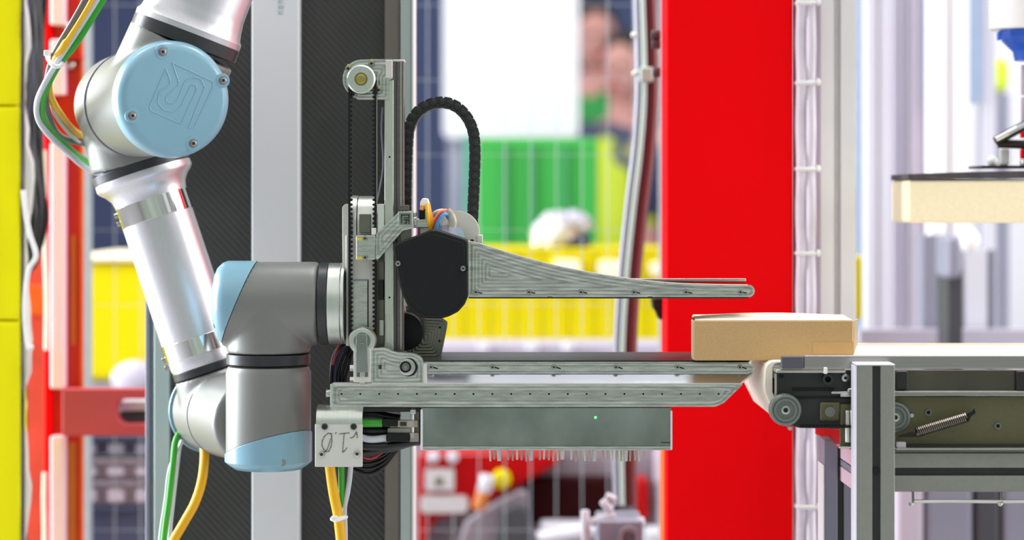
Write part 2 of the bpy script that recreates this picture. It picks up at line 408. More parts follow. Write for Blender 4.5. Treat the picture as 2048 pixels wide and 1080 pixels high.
# ---------------------------------------------------------------- big red column, cable bundle, white posts
YC = .34
col = thing('steel_column', (P(1458, 0, YC).x, YC, 0), 'wide glossy red steel column behind the gripper and the cardboard box', 'column')
bm = nb(); a = P(1331, 0, YC).x; b = P(1587, 0, YC).x; box(bm, a, b, YC, YC+.08, 0, 1.75); put('column_body', bm, 'red_paint', col, bevel=.004)
bm = nb(); box(bm, a-.0016, a-.0003, YC+.004, YC+.078, 0, P(0, 880, YC).z); put('edge_strip', bm, 'orange_paint', col, flat=True)
for px, py in ((1313, 70), (1314, 88), (1316, 145)):
    bm = nb(); p = P(px, py, YC+.05); rod(bm, (p.x-.006, p.y, p.z), (a-.003, p.y, p.z), .006, seg=12, rd=.001); put('bolt', bm, 'dark_grey', col)
bm = nb(); prism(bm, [(1305, 598), (1326, 596), (1330, 642), (1318, 638), (1312, 622), (1308, 620)], YC+.05, YC+.09); put('black_catch', bm, 'black_plastic', col, bevel=.001)

Yw = .33
def sag(x, amp, ph, r, m, label, name='cable', grp=None):
    pts = []; ties = [-160, 5, 165, 338, 507, 680, 850, 1015, 1190]
    for i in range(len(ties)-1):
        pts.append((x[0], ties[i], Yw)); pts.append((x[0]+x[1], (ties[i]+ties[i+1])/2, Yw+.004*amp))
    pts.append((x[0], 1190, Yw))
    bm = nb(); cable(bm, pts, r, seg=12, n=6); put(name, bm, m, label=label, cat='cable', group=grp)
sag((1603, -2), 1, 0, .0062, 'white_cable', 'white cable running down beside the red column, left of the tied pair')
sag((1621, 1.5), -1, 0, .0058, 'white_cable', 'white cable running down beside the red column, right of the tied pair')
bm = nb(); ground(bm, 1592, 1641, -300, Yw+.012, Yw+.03); put('cable_duct', bm, 'mauve', label='narrow mauve cable duct behind the tied pair of white cables', cat='duct')
for i, y in enumerate((5, 165, 338, 507, 680, 1015)):
    w = ['topmost cable tie, white, round the white cable pair at the top edge', 'cable tie round the white cable pair, second from the top', 'straight white cable tie round the pair, third from the top',
         'cable tie round the white cable pair, fourth from the top', 'cable tie round the white cables just above the conveyor', 'white cable tie round the white pair below the conveyor, lowest of all'][i]
    t = thing('cable_tie', P(1613, y, Yw), w, 'cable tie', 'cable ties on the white cable pair')
    bm = nb(); bpx(bm, 1592, 1632, y-4, y+4, Yw-.0095, Yw+.0095); put('band', bm, 'nylon', t, bevel=.002)
    bm = nb(); ball(bm, P(1636.5, y-1, Yw-.004), .0036, (.8, 1, 1.15), 12); put('tie_head', bm, 'nylon', t)
slot_post('aluminium_post', 1640, 1712, .352, .40, -300, 'white_post', 'bright white double profile post right of the white cable pair', groove=(1668, 1681), gm='post_groove')

# ---------------------------------------------------------------- hose pole
hp = thing('hose_pole', P(1250, 1010, .62), 'grey pole with a dark red hose, left of the big red column', 'pole')
def strand(name, off, r, m, Y):
    pts = [(1284+off, -60, Y), (1290+off, 150, Y), (1284+off, 280, Y), (1268+off, 420, Y), (1254+off, 560, Y), (1246+off, 700, Y), (1244+off, 860, Y), (1246+off, 1010, Y)]
    bm = nb(); cable(bm, pts, r, seg=14); return put(name, bm, m, hp)
strand('grey_tube', -8, .0080, 'pole_alu', .64); strand('pale_tube', -1, .0028, 'pole_mint', .628); strand('red_hose', 14, .0090, 'hose_red', .65)
bm = nb(); bpx(bm, 1281, 1306, 134, 163, .61, .66); put('clamp', bm, 'pole_mint', hp, bevel=.002)
for px, py in ((1268, 70), (1270, 147)): bm = nb(); ball(bm, P(px, py, .62), .004, seg=10); put('clamp_screw', bm, 'zinc', hp)
vb = thing('valve_block', P(1235, 1080, .62), 'grey valve block with pale fittings at the foot of the hose pole', 'valve')
bm = nb(); bpx(bm, 1196, 1287, 1042, 1130, .58, .68); put('block', bm, 'slate', vb, bevel=.003)
bm = nb(); yring(bm, 1258, 1075, 22, 13, .572, .581); put('port_ring', bm, 'grey_block', vb)
for (x0, y0, x1, y1, r) in ((1170, 1020, 1172, 1090, 9), (1180, 1046, 1230, 1030, 9), (1205, 1000, 1222, 1022, 9), (1212, 990, 1232, 1000, 7), (1280, 1035, 1284, 1050, 8)):
    bm = nb(); rod(bm, P(x0, y0, .6), P(x1, y1, .6), r*K(.6), seg=14, rd=.002); put('fitting', bm, 'lavender', vb)
bm = nb(); a = P(1215, 1128, .6); box(bm, a.x-.02, a.x+.02, .61, .65, 0, a.z+.01); put('stand_post', bm, 'slate', vb)

# ---------------------------------------------------------------- left side: wrapped pallet, dark cable bundle, red column
wp = thing('wrapped_pallet', P(-60, 1080, .45), 'tall stack in bright yellow wrapping at the left edge of the picture', 'pallet')
def ragged(x, lo, hi, y0, y1, n, seed):
    rr = random.Random(seed); return [(x+rr.uniform(lo, hi), y0+(y1-y0)*i/n) for i in range(n+1)]
for k, (ya, yb) in enumerate(((-200, 210), (212, 640), (642, 1300))):
    r = ragged(46+k*1, -5, 6, ya, yb, 9, 3+k); bm = nb(); prism(bm, r+[(-260, yb), (-260, ya)], .45, .55, -4)
    put('wrapped_box', bm, 'yellow_film', wp, bevel=.006, segs=3)
bm = nb(); prism(bm, [(-260, 1302), (44, 1302), (44, 2180), (-260, 2180)], .455, .55, -4); put('wrapped_base', bm, 'yellow_film', wp, bevel=.006)
fl = nb(); rr = random.Random(11)
L_ = ragged(44, -4, 3, -200, 1300, 46, 21)
R_ = [(50+5*math.sin(y/47)+rr.uniform(-3, 5)+(6 if 250 < y < 760 else 0), y) for _, y in L_]
R2 = [(x, y) for x, y in R_][::-1]
prism(fl, L_+R2, .447, .462); put('plastic_film', fl, 'film', wp, bevel=.002)
bm = nb(); cable(bm, [(46, 380, .44), (52, 430, .44), (60, 470, .44), (72, 512, .44), (56, 545, .44), (50, 620, .44), (56, 690, .44), (66, 695, .44)], .003, seg=8); put('film_seam', bm, 'nylon', wp)
for i, (x0, c_) in enumerate(((56, 'navy'), (63, 'black_cable'), (70, 'black_cable'), (78, 'black_cable'), (84, 'black_rubber'))):
    lab = ['dark blue cable, leftmost of the dark bunch beside the yellow wrapping', 'black cable second from the left in the dark bunch beside the yellow wrapping', 'black cable in the middle of the dark bunch beside the yellow wrapping',
           'black cable fourth from the left in the dark bunch beside the yellow wrapping', 'matt black cable, rightmost of the dark bunch left of the red column'][i]
    bm = nb(); rr = random.Random(40+i)
    Yk = .572+.0125*i; pts = [(x0+rr.uniform(-4, 4), y, Yk) for y in range(-120, 240, 60)]+[(x0+rr.uniform(-6, 6), y, Yk) for y in range(240, 470, 50)]+[(x0-14, 520, Yk), (x0-40, 620, Yk), (x0-60, 1200, Yk)]
    cable(bm, pts, .0052, seg=10, n=5); put('cable', bm, c_, label=lab, cat='cable', group='dark cables by the yellow wrapping')
rc = thing('guard_rack', P(125, 1080, .72), 'red steel frame column with a slotted cross beam, left of the robot arm', 'frame')
bm = nb(); ground(bm, 88, 100, -300, .72, .74); put('column_edge', bm, 'red_paint', rc, bevel=.002)
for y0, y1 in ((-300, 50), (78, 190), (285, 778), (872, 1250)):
    bm = nb(); bpx(bm, 100, 128, y0, y1, .715, .74); put('highlight_strip', bm, 'pink_strip', rc, bevel=.003)  # bright reflections on the column, painted as pale pink strips
bm = nb(); ground(bm, 100, 163, -300, .7405, .76); put('column_body', bm, 'red_paint_deep', rc, bevel=.003)
bm = nb(); bpx(bm, 143, 151, 470, 690, .7385, .742); put('amber_light_strip', bm, 'amber', rc); bm = nb(); bpx(bm, 136, 152, 885, 1250, .7385, .742); put('amber_light_strip', bm, 'amber', rc)
bm = nb(); ground(bm, 160.5, 165, -300, .735, .7402); put('edge_strip', bm, 'orange_paint', rc)
bm = nb(); bpx(bm, 101, 163, 110, 118, .72, .7403); put('bracket', bm, 'red_paint_deep', rc)
bm = nb(); ball(bm, P(141, 129, .735), .007, seg=14); put('bolt', bm, 'zinc', rc)
bm = nb(); ball(bm, P(133, 52, .735), .005, seg=14); put('bolt', bm, 'zinc', rc)
bm = nb(); slot = rounded([(233, 800), (310, 800), (310, 846), (233, 846)], 22, 6)      # cross beam with an obround slot
o_ = [(124, 778), (310, 778), (310, 872), (124, 872)]
bm = nb(); pieces = [[(124, 778), (310, 778), (310, 798), (250, 798), (240, 803), (234, 812), (232, 823), (234, 834), (240, 843), (250, 848), (310, 848), (310, 872), (124, 872)]]
prism(bm, pieces[0], .69, .715); put('cross_beam', bm, 'red_beam', rc, bevel=.0015)
bm = nb(); bpx(bm, 236, 310, 800, 822, .72, .76); put('slot_bar', bm, 'lavender', rc, bevel=.004); bm = nb(); bpx(bm, 236, 310, 823, 848, .73, .76); put('slot_bar', bm, 'dark_grey', rc, bevel=.004)
rp = thing('red_partition', P(80, 1080, .8), 'worn red panel seen between the yellow wrapping and the red column', 'panel')
bm = nb(); bpx(bm, 40, 90, 380, 1350, .88, .90); put('panel_sheet', bm, 'red_worn', rp)
bm = nb(); ground(bm, 40, 90, 1348, .88, .90); put('panel_foot', bm, 'red_worn', rp)
bm = nb(); bpx(bm, 40, 86, 425, 470, .873, .881); put('orange_patch', bm, 'orange_paint', rp, bevel=.002); bm = nb(); bpx(bm, 40, 86, 570, 630, .873, .881); put('orange_patch', bm, 'orange_paint', rp, bevel=.002)
bm = nb(); cable(bm, [(88, 300, .7), (90, 400, .7), (90, 500, .7), (93, 600, .7), (92, 700, .7)], .003, seg=8); put('cable', bm, 'nylon', label='thin white cable against the red column, from the dark bunch to mid height', cat='cable')
bm = nb(); cable(bm, [(89, 945, .7), (88, 1000, .7), (89, 1060, .7), (89, 1180, .7)], .003, seg=8); put('cable', bm, 'nylon', label='thin white cable low down against the red column, at the bottom edge', cat='cable')

# ---------------------------------------------------------------- far background
YF = 1.15
fe = thing('mesh_fence', (P(1080, 0, YF).x, YF, 0), 'pale welded wire mesh fence in front of the green machine', 'fence')
zt = P(0, -150, YF).z
first = None
def wires(xs):
    global first
    for x in xs:
        p = P(x, 0, YF)
        if first is None:
            bm = nb(); rod(bm, (p.x, YF, .12), (p.x, YF, zt), .0006, seg=6); first = put('wire', bm, 'wire', fe)
        else: clone(first, fe, (p.x, YF, (.12+zt)/2))
wires([855+i*51.5 for i in range(10)]+[178+i*51.5 for i in range(3)])
for i, y in enumerate(range(-140, 1500, 150)):
    bm = nb(); a = P(165, y, YF+.003); b = P(1335, y, YF+.003); rod(bm, a, b, .0004, seg=6); put('cross_wire', bm, 'wire', fe)
for x in (168, 1332): bm = nb(); p = P(x, 0, YF); box(bm, p.x-.01, p.x+.01, YF-.012, YF+.012, 0, zt); put('fence_post', bm, 'wire', fe)

YB = 2.6
bm = nb(); a = P(885, 0, 2.2); b = P(1157, 277, 2.2)
t = thing('whiteboard', (P(1021, 0, 3.46).x, 3.46, P(0, 277, 3.46).z), 'big blank white board with rounded corners above the green machine', 'board')
pts = rounded([(886, -180), (1158, -180), (1158, 277), (886, 277)], 16)
bm = nb(); prism(bm, pts, 3.46, 3.50); put('board_face', bm, 'screen_white', t, bevel=.003)
bm = nb(); box(bm, -.16, .10, 3.501, 3.54, 0, 2.0); put('board_stand', bm, 'slate', t)
gm = thing('green_machine', (P(1070, 0, YB).x, YB, 0), 'bright green machine housing below the white board', 'machine')
bm = nb(); a = P(948, 275, YB); b = P(1196, 0, YB); box(bm, a.x, b.x, YB, YB+.8, .0, a.z); put('housing', bm, 'green_paint', gm, bevel=.01)
bm = nb(); a = P(925, 270, YB); b = P(947, 0, YB); box(bm, a.x, b.x, YB+.02, YB+.8, 0, a.z); put('side_panel', bm, 'teal', gm)
for x in (1010, 1064, 1130): bm = nb(); bpx(bm, x-1.5, x+1.5, 290, 497, YB-.012, YB-.0005); put('door_seam', bm, 'teal', gm)
bd = thing('cloth_bundle', P(1125, 495, 2.02), 'white, pink and navy cloth bundle on the yellow barrier by the green machine', 'cloth')
rr = random.Random(5)
for (x, y, r, sx, sy, m) in ((1112, 462, 42, 1.0, .85, 'lavender'), (1140, 470, 24, 1.1, .8, 'pink_strip'), (1152, 482, 26, 1.1, .7, 'navy'), (1085, 472, 26, .8, 1, 'white_post'), (1150, 445, 34, 1.0, .6, 'ledge')):
    bm = nb(); ball(bm, P(x, y, 2.02), r*K(2.02), (sx, .8, sy), 20)
    for v in bm.verts: v.co += Vector((rr.uniform(-1, 1), rr.uniform(-1, 1), rr.uniform(-1, 1)))*.006
    put('fold', bm, m, bd)
yb = thing('safety_barrier', (P(1100, 0, 1.9).x, 1.9, 0), 'yellow panelled barrier behind the fence, between the gripper and red column', 'barrier')
for i, x in enumerate(range(880, 1344, 52)):
    bm = nb(); bpx(bm, x, x+51, 505, 682, 1.9, 1.94); put('yellow_board', bm, 'yellow_panel', yb, bevel=.004)
for (x0, x1, y0, y1) in ((1105, 1160, 518, 560), (1195, 1245, 520, 556), (1300, 1320, 524, 550)): bm = nb(); prism(bm, rounded([(x0, y0), (x1, y0), (x1, y1), (x0, y1)], 14), 1.885, 1.8995); put('pale_label', bm, 'foam', yb)
bm = nb(); bpx(bm, 880, 1340, 497, 504, 1.9, 2.25); put('barrier_top', bm, 'yellow_panel', yb, bevel=.004)
bm = nb(); bpx(bm, 870, 1345, 683, 770, 1.82, 2.3); put('ledge', bm, 'ledge', yb, bevel=.01)
for x in (968, 1066, 1138): bm = nb(); ydisc(bm, x, 696, 13, 1.80, 1.8205, 20, rd=.004); put('round_knob', bm, 'lavender', yb)
bm = nb(); a = P(875, 0, 1.86); b = P(1340, 0, 1.86); box(bm, a.x, b.x, 1.95, 2.25, 0, P(0, 769, 1.82).z); put('barrier_base', bm, 'grey_block', yb)
# left: barrier seen between the frame members
y2 = thing('yellow_bin', (P(230, 0, 1.7).x, 1.7, 0), 'yellow bin behind the red cross beam, left of the robot forearm', 'bin')
bm = nb(); bpx(bm, 150, 318, 524, 762, 1.7, 2.1); put('bin_body', bm, 'yellow_panel', y2, bevel=.012)
bm = nb(); bpx(bm, 146, 322, 510, 523, 1.69, 2.11); put('bin_rim', bm, 'foam', y2, bevel=.006)
bm = nb(); bpx(bm, 150, 318, 764, 790, 1.72, 2.1); put('bin_skirt', bm, 'ledge', y2)
bm = nb(); a = P(155, 0, 1.74); c = P(312, 791, 1.72); box(bm, a.x, c.x, 1.74, 2.08, 0, c.z); put('bin_pedestal', bm, 'grey_block', y2)
bm = nb(); ball(bm, P(272, 758, 1.66), .035, (1.2, .5, .9)); put('bin_foot', bm, 'ledge', y2)
stk = P(0, 790, 1.72).z
for i, (y0, y1, m, lab) in enumerate(((872, 916, 'navy', 'dark blue crate right under the red cross beam'), (918, 960, 'grey_block', 'grey crate under the dark blue one, left of the robot'), (962, 1012, 'grey_block', 'lower grey crate, left of the green cable'), (1014, 1200, 'navy', 'dark crate at the bottom edge, left of the green cable'))):
    t = thing('crate', P(230, y1, 1.2), lab, 'crate')
    bm = nb(); bpx(bm, 150, 320, y0, y1, 1.2, 1.55); put('crate_body', bm, m, t, bevel=.006)
    bm = nb(); bpx(bm, 148, 322, y0, y0+7, 1.19, 1.199); put('crate_rim', bm, m, t)
    if i < 3:
        for x in (176, 232, 288): bm = nb(); bpx(bm, x-16, x+16, y0+15, y1-8, 1.194, 1.1995); put('crate_rib', bm, 'lavender_dark' if i else 'slate', t, bevel=.002)
bm = nb(); a = P(150, 1201, 1.2); b = P(320, 1201, 1.2); box(bm, a.x, b.x, 1.2, 1.55, 0, a.z); put('crate_stack_base', bm, 'dark_grey', label='dark plinth that carries the crates left of the green cable', cat='plinth')
# bottom centre: red machine
rm = thing('red_machine', (P(1000, 0, 1.5).x, 1.5, 0), 'red machine with white labels and a dark hatch, under the gripper', 'machine')
bm = nb(); prism(bm, [(835, 890), (1336, 890), (1336, 1140), (835, 1140)], 1.62, 1.9); put('body', bm, 'grey_block', rm, bevel=.005)
bm = nb(); prism(bm, [(835, 905), (1130, 898), (1120, 928), (1030, 978), (955, 1020), (870, 1040), (835, 1140)], 1.55, 1.6195); put('red_cover', bm, 'machine_red', rm, bevel=.01)
bm = nb(); bpx(bm, 1275, 1298, 955, 1045, 1.56, 1.6195); put('red_cover', bm, 'machine_red', rm, bevel=.01)
bm = nb(); bpx(bm, 1310, 1334, 900, 1060, 1.57, 1.6195); put('pink_cover', bm, 'mauve', rm, bevel=.01)
bm = nb(); bpx(bm, 1055, 1236, 955, 1050, 1.58, 1.6195); put('dark_hatch', bm, 'dark_red', rm, bevel=.01)
bm = nb(); prism(bm, rounded([(850, 938), (908, 938), (908, 982), (850, 982)], 6), 1.542, 1.5495); lb = put('square_label', bm, 'screen_white', rm)
bm = nb(); ball(bm, P(878, 962, 1.54), .007, (1, .3, 1)); put('label_mark', bm, 'khaki', lb)
bm = nb(); prism(bm, rounded([(840, 992), (936, 992), (936, 1026), (840, 1026)], 12), 1.542, 1.5495); put('long_label', bm, 'screen_white', rm)
bm = nb(); ydisc(bm, 1003, 961, 19, 1.51, 1.5495, 24, rd=.006); put('yellow_button', bm, 'yellow_panel', rm)
bm = nb(); rod(bm, P(975, 950, 1.5), P(968, 985, 1.5), .012, seg=14, rd=.003); put('lever', bm, 'lavender', rm)
bm = nb(); rod(bm, P(968, 982, 1.5), P(955, 1020, 1.5), .011, seg=14, rd=.003); put('lever', bm, 'amber', rm)
bm = nb(); prism(bm, [(960, 1022), (1040, 980), (1056, 984), (1056, 1140), (900, 1140), (930, 1045)], 1.52, 1.5495); put('grey_guard', bm, 'grey_block', rm, bevel=.008)
bm = nb(); prism(bm, [(1000, 1020), (1040, 1005), (1060, 1030), (1060, 1140), (980, 1140)], 1.49, 1.5195); put('dark_guard', bm, 'dark_grey', rm, bevel=.008)
bm = nb(); rod(bm, P(1075, 1078, 1.45), P(1200, 1060, 1.45), .012, seg=12, rd=.002); put('white_bar', bm, 'lavender', rm)
bm = nb(); bpx(bm, 1080, 1180, 1050, 1072, 1.5, 1.57); put('white_tray', bm, 'lavender', rm, bevel=.006)
bm = nb(); bpx(bm, 1290, 1334, 1062, 1140, 1.5, 1.57); put('white_tray', bm, 'lavender', rm, bevel=.006)
for x in (867, 905): bm = nb(); ydisc(bm, x, 915, 12, 1.535, 1.5495, 20, rd=.004); put('white_knob', bm, 'lavender', rm)
bm = nb(); a = P(835, 0, 1.62); b = P(1336, 0, 1.62); box(bm, a.x, b.x, 1.62, 1.9, 0, P(0, 1141, 1.62).z); put('machine_base', bm, 'grey_block', rm)

# right: blurred profile posts of the next cell and a pale wall
bm = nb(); a = P(1600, 0, 3.4); b = P(2500, 0, 3.4); box(bm, a.x, b.x, 3.4, 3.5, 0, 4.0); put('wall_right', bm, 'lavender', flat=True, kind='structure')
for (x0, x1, Ya, y0, m, lab) in ((1712, 1728, 1.6, -400, 'blue_grey', 'slim blue grey post right beside the white double post'), (1733, 1782, 1.5, -400, 'lavender', 'broad pale post behind the right end of the cardboard box'), (1784, 1818, 1.7, -400, 'lavender_dark', 'mauve post left of the foam gripper pad'),
        (1822, 1845, 1.5, -400, 'lavender_dark', 'slim mauve post just above the left end of the foam pad'), (1846, 1856, 1.6, -400, 'slate', 'thin dark grey post above the foam pad'), (1862, 1938, 1.4, -400, 'white_post', 'broadest white post above the foam pad'),
        (1966, 1992, 1.5, -400, 'lavender', 'pale post behind the chrome lever of the foam pad')):
    slot_post('profile_post', x0, x1, Ya, Ya+.05, y0, m, lab, groove=(x0+(x1-x0)*.44, x0+(x1-x0)*.56) if x1-x0 > 30 else None, gm='lavender_dark')
bm = nb(); bpx(bm, 1940, 1962, -300, 205, 1.45, 1.5); put('duct', bm, 'blue_grey', label='hanging blue grey duct that ends high above the foam pad', cat='duct')
bm = nb(); bpx(bm, 1700, 1726, 512, 640, 1.2, 1.25); put('sign', bm, 'yellow_panel', bevel=.004, label='narrow yellow panel above the right end of the cardboard box', cat='panel')
bm = nb(); bpx(bm, 1985, 2020, 115, 185, 1.9, 2.0); put('lamp', bm, 'hivis', bevel=.02, label='lime green housing behind the foam pad spring', cat='lamp')
bm = nb(); ground(bm, 1988, 2018, 186, 1.9, 2.0); put('post', bm, 'slate', label='dark post carrying the lime green housing', cat='post')
dm = thing('drive_unit', P(1905, 700, 1.1), 'dark motor with round pale cap, seen under the foam pad', 'motor')
bm = nb(); bpx(bm, 1893, 1925, 470, 560, 1.1, 1.2); put('motor_body', bm, 'slate', dm, bevel=.01); bm = nb(); ground(bm, 1897, 1925, 540, 1.11, 1.2); put('motor_leg', bm, 'dark_grey', dm)
bm = nb(); ball(bm, P(1940, 482, 1.08), .014, (1, .6, 1.3)); put('pale_cap', bm, 'white_post', dm)
bm = nb(); ground(bm, 1846, 1890, 470, 1.3, 1.36); put('post', bm, 'slate', label='grey machine leg under the left half of the foam pad', cat='post')
bm = nb(); ground(bm, 1932, 1975, 500, 1.3, 1.36); put('post', bm, 'lavender', label='pale machine leg under the foam pad, right of the motor', cat='post')
bm = nb(); ground(bm, 1980, 1990, 500, 1.3, 1.36); put('post', bm, 'slate', label='thin dark machine leg under the foam pad at the right', cat='post')
bm = nb(); bpx(bm, 1720, 2300, 660, 690, 1.25, 1.29); put('table_rail', bm, 'ledge', label='pale rail behind the conveyor belt', cat='rail')
for i, (x0, x1, m, lab) in enumerate(((1790, 1850, 'lavender_dark', 'pale pink panel low under the conveyor, right of the front post'), (1852, 1948, 'slate', 'grey blue panel low under the conveyor'), (1950, 2003, 'dark_grey', 'dark panel low under the conveyor, below the rod hook'), (2005, 2160, 'slate', 'grey panel low under the conveyor at the right edge'))):
    bm = nb(); ground(bm, x0, x1, 890, .9, .95); put('lower_panel', bm, m, bevel=.01, label=lab, cat='panel')

# ---------------------------------------------------------------- two people far behind
def person(x, Y, z_head, facing, label, shirt, vest=None, sc=1.0):
    t = thing('person', (x, Y, 0), label, 'person')
    H = z_head+.12
    h = H/1.78
    def V(a, b, c): ca, sa = math.cos(facing), math.sin(facing); a *= h; b *= h; return Vector((x+a*ca-b*sa, Y+a*sa+b*ca, c*h))
    def skin(name, vs, es, rs, m, parent, sub=1):
        me = bpy.data.meshes.new(name); base = Vector((x, Y, 0)); me.from_pydata([V(*v)-base for v in vs], es, []); me.materials.append(M[m])
        o = bpy.data.objects.new(name, me); COL.objects.link(o); place(o, base, parent)
        o.modifiers.new('skin', 'SKIN').use_smooth_shade = True; s = o.modifiers.new('sub', 'SUBSURF'); s.levels = sub; s.render_levels = sub
        if not me.skin_vertices: me.attributes.new
        sv = me.skin_vertices[0].data if me.skin_vertices else None
        for i, r in enumerate(rs):
            sv[i].radius = (r[0]*h, r[1]*h) if isinstance(r, tuple) else (r*h, r*h); sv[i].use_root = (i == 0)
        return o
    vs = [(0, 0, .95), (0, 0, 1.15), (0, 0, 1.38), (0, .0, 1.48), (0, -.02, 1.56)]; es = [(0, 1), (1, 2), (2, 3), (3, 4)]; rs = [(.14, .10), (.13, .095), (.15, .1), .058, .055]
    for s in (-1, 1):
        n = len(vs); vs += [(s*.18, 0, 1.42), (s*.23, .02, 1.14), (s*.21, -.12, .95), (s*.20, -.17, .88), (s*.19, -.20, .84)]
        es += [(2, n), (n, n+1), (n+1, n+2), (n+2, n+3), (n+3, n+4)]; rs += [.052, .042, .028, (.036, .02), (.034, .016)]
        for f in range(4):
            m_ = len(vs); xx = s*(.165+.018*f); vs += [(xx, -.235-.006*(f in (1, 2)), .815), (xx, -.25, .78)]; es += [(n+4, m_), (m_, m_+1)]; rs += [.009, .008]
        m_ = len(vs); vs += [(s*.15, -.19, .85), (s*.14, -.215, .83)]; es += [(n+3, m_), (m_, m_+1)]; rs += [.011, .009]
        n = len(vs); vs += [(s*.09, 0, .86), (s*.10, -.01, .48), (s*.10, .02, .09), (s*.11, -.13, .035)]; es += [(0, n), (n, n+1), (n+1, n+2), (n+2, n+3)]; rs += [.085, .056, .038, .032]
    body = skin('body', vs, es, rs, 'skin', t)
    sh = skin('shirt', [(0, 0, .93), (0, 0, 1.15), (0, 0, 1.38), (0, 0, 1.46), (-.18, 0, 1.42), (-.23, .02, 1.15), (-.215, -.1, .98), (.18, 0, 1.42), (.23, .02, 1.15), (.215, -.1, .98)],
              [(0, 1), (1, 2), (2, 3), (2, 4), (4, 5), (5, 6), (2, 7), (7, 8), (8, 9)], [(.16, .12), (.15, .115), (.17, .12), .08, .066, .054, .042, .066, .054, .042], shirt, t)
    if vest: skin('vest', [(0, 0, .90), (0, 0, 1.15), (0, 0, 1.38), (0, 0, 1.45)], [(0, 1), (1, 2), (2, 3)], [(.175, .135), (.165, .13), (.185, .135), (.1, .095)], vest, t)
    skin('trousers', [(0, 0, .93), (-.09, 0, .84), (-.10, -.01, .48), (-.10, .02, .1), (.09, 0, .84), (.10, -.01, .48), (.10, .02, .1)], [(0, 1), (1, 2), (2, 3), (0, 4), (4, 5), (5, 6)], [(.155, .12), .1, .072, .06, .1, .072, .06], 'navy', t)
    bm = nb(); ball(bm, V(0, -.02, 1.66), .105*h, (.76, .9, 1.12), 20)
    hd = put('head', bm, 'skin', t)
    bm = nb(); ball(bm, V(0, .005, 1.70), .108*h, (.84, .92, .98), 20); cut(bm, V(0, -.02, 1.67), (Vector((math.sin(facing)*-1, math.cos(facing), 0))*.7+Vector((0, 0, .6))).normalized(), keep_positive=True); put('hair', bm, 'hair', hd)
    for s in (-1, 1):
        bm = nb(); ball(bm, V(s*.032, -.108, 1.665), .011*h, seg=10); put('eye', bm, 'eye', hd)
        bm = nb(); ball(bm, V(s*.083, -.01, 1.65), .026*h, (.4, .7, 1.2), 10); put('ear', bm, 'skin', hd)
    bm = nb(); ball(bm, V(0, -.118, 1.64), .016*h, (.8, 1, 1.5), 10); put('nose', bm, 'skin', hd)
    bm = nb(); ball(bm, V(0, -.105, 1.595), .02*h, (1.3, .5, .45), 10); put('mouth', bm, 'cable_red', hd)
    return t
person(P(1186, 0, 6.0).x, 6.0, P(0, 78, 6.0).z, .2, 'dark-haired person in a green shirt standing behind the white board', 'shirt_green')
person(P(1252, 0, 5.3).x, 5.3, P(0, 145, 5.3).z, -.5, 'person in a yellow high-visibility vest left of the hose pole', 'navy', 'hivis')

# ---------------------------------------------------------------- robot arm
AX = Vector((math.sin(math.radians(24)), -math.cos(math.radians(24)), 0))     # joint axes, pointing to the front
YR = .136
R = thing('robot_arm', P(250, 200, YR), 'grey jointed robot arm with pale blue joint caps that carries the gripper', 'robot arm')
C0 = P(350, 197, -.04)                                     # front of the elbow
EL = C0-AX*.192
f0 = P(311, 424, YR); f1 = P(399, 690, YR); fa = (f1-f0).normalized(); kf = K(YR)
def F(px, py): return f0+fa*((P(px, py, YR)-f0).dot(fa))   # nearest point of the forearm axis
def ft(py): return f0+fa*((P(0, py, YR).z-f0.z)/fa.z)
# upper arm
u0 = P(371, 74, .031); ua = (P(399, 0, .031)-u0).normalized(); ua = (ua+Vector((0, .0, 0))).normalized()
bm = nb(); lathe(bm, u0+ua*.005, ua, [(0, .0), (0, .0555), (.006, .0557), (.010, .053), (.017, .0515), (.024, .0505), (.028, .0498), (.3, .0498), (.3, 0)], 64); put('upper_arm_tube', bm, 'robot_tube', R)
bm = nb(); lathe(bm, u0-ua*.0075, ua, [(0, 0), (0, .0560), (.013, .0560), (.013, 0)], 64); put('joint_ring', bm, 'seal_black', R, bevel=.0008)
# elbow, front half with the cap
bm = nb(); rod(bm, C0-AX*.140, C0-AX*.018, .0555, seg=48, rd=.003); rod(bm, C0-AX*.080, u0-ua*.008, .0535, .0565, seg=48)
put('elbow_housing', fuse(bm, .0022, 10, 'h'), 'robot_grey', R, ang=80)
bm = nb(); lathe(bm, C0-AX*.020, AX, [(0, 0), (0, .0575), (.002, .0585), (.004, .0578), (.012, .0572), (.0165, .0545), (.0195, .0505), (.020, .047), (.020, 0)], 72)
cap = put('joint_cap', bm, 'robot_blue', R)
bm = nb(); lathe(bm, C0-AX*.1425, AX, [(0, .050), (0, .0560), (.0018, .0560), (.0018, .050)], 64); put('seam_ring', bm, 'slate', R)
def capline(pts, par, r=.0005, close=True):
    q = [on_plane(x/2.7, y/2.7, C0+AX*.0001, AX) for x, y in pts]
    if close: q.append(q[0])
    bm = nb(); tube(bm, q, r, seg=6, smooth=False); return put('raised_line', bm, 'robot_blue', par)
def smooth2(pts, idx):                                     # rounds the marked corners of the emblem
    return rounded(pts, [12 if i in idx else 1.5 for i in range(len(pts))], 5)
capline(smooth2([(930, 338), (1148, 440), (1150, 470), (1048, 690), (1018, 692), (1106, 470), (1085, 428), (1035, 415), (998, 440), (960, 540), (925, 562), (893, 545), (900, 515), (962, 462), (965, 440)], (2, 3, 5, 6, 7, 8, 9, 10, 11, 12)), cap)
capline(smooth2([(896, 370), (808, 575), (815, 598), (978, 669), (1064, 482), (1055, 458), (1032, 456), (975, 580), (930, 604), (880, 592), (850, 552), (862, 492), (918, 456), (918, 430)], (2, 4, 5, 6, 7, 8, 9, 10, 11, 12)), cap)
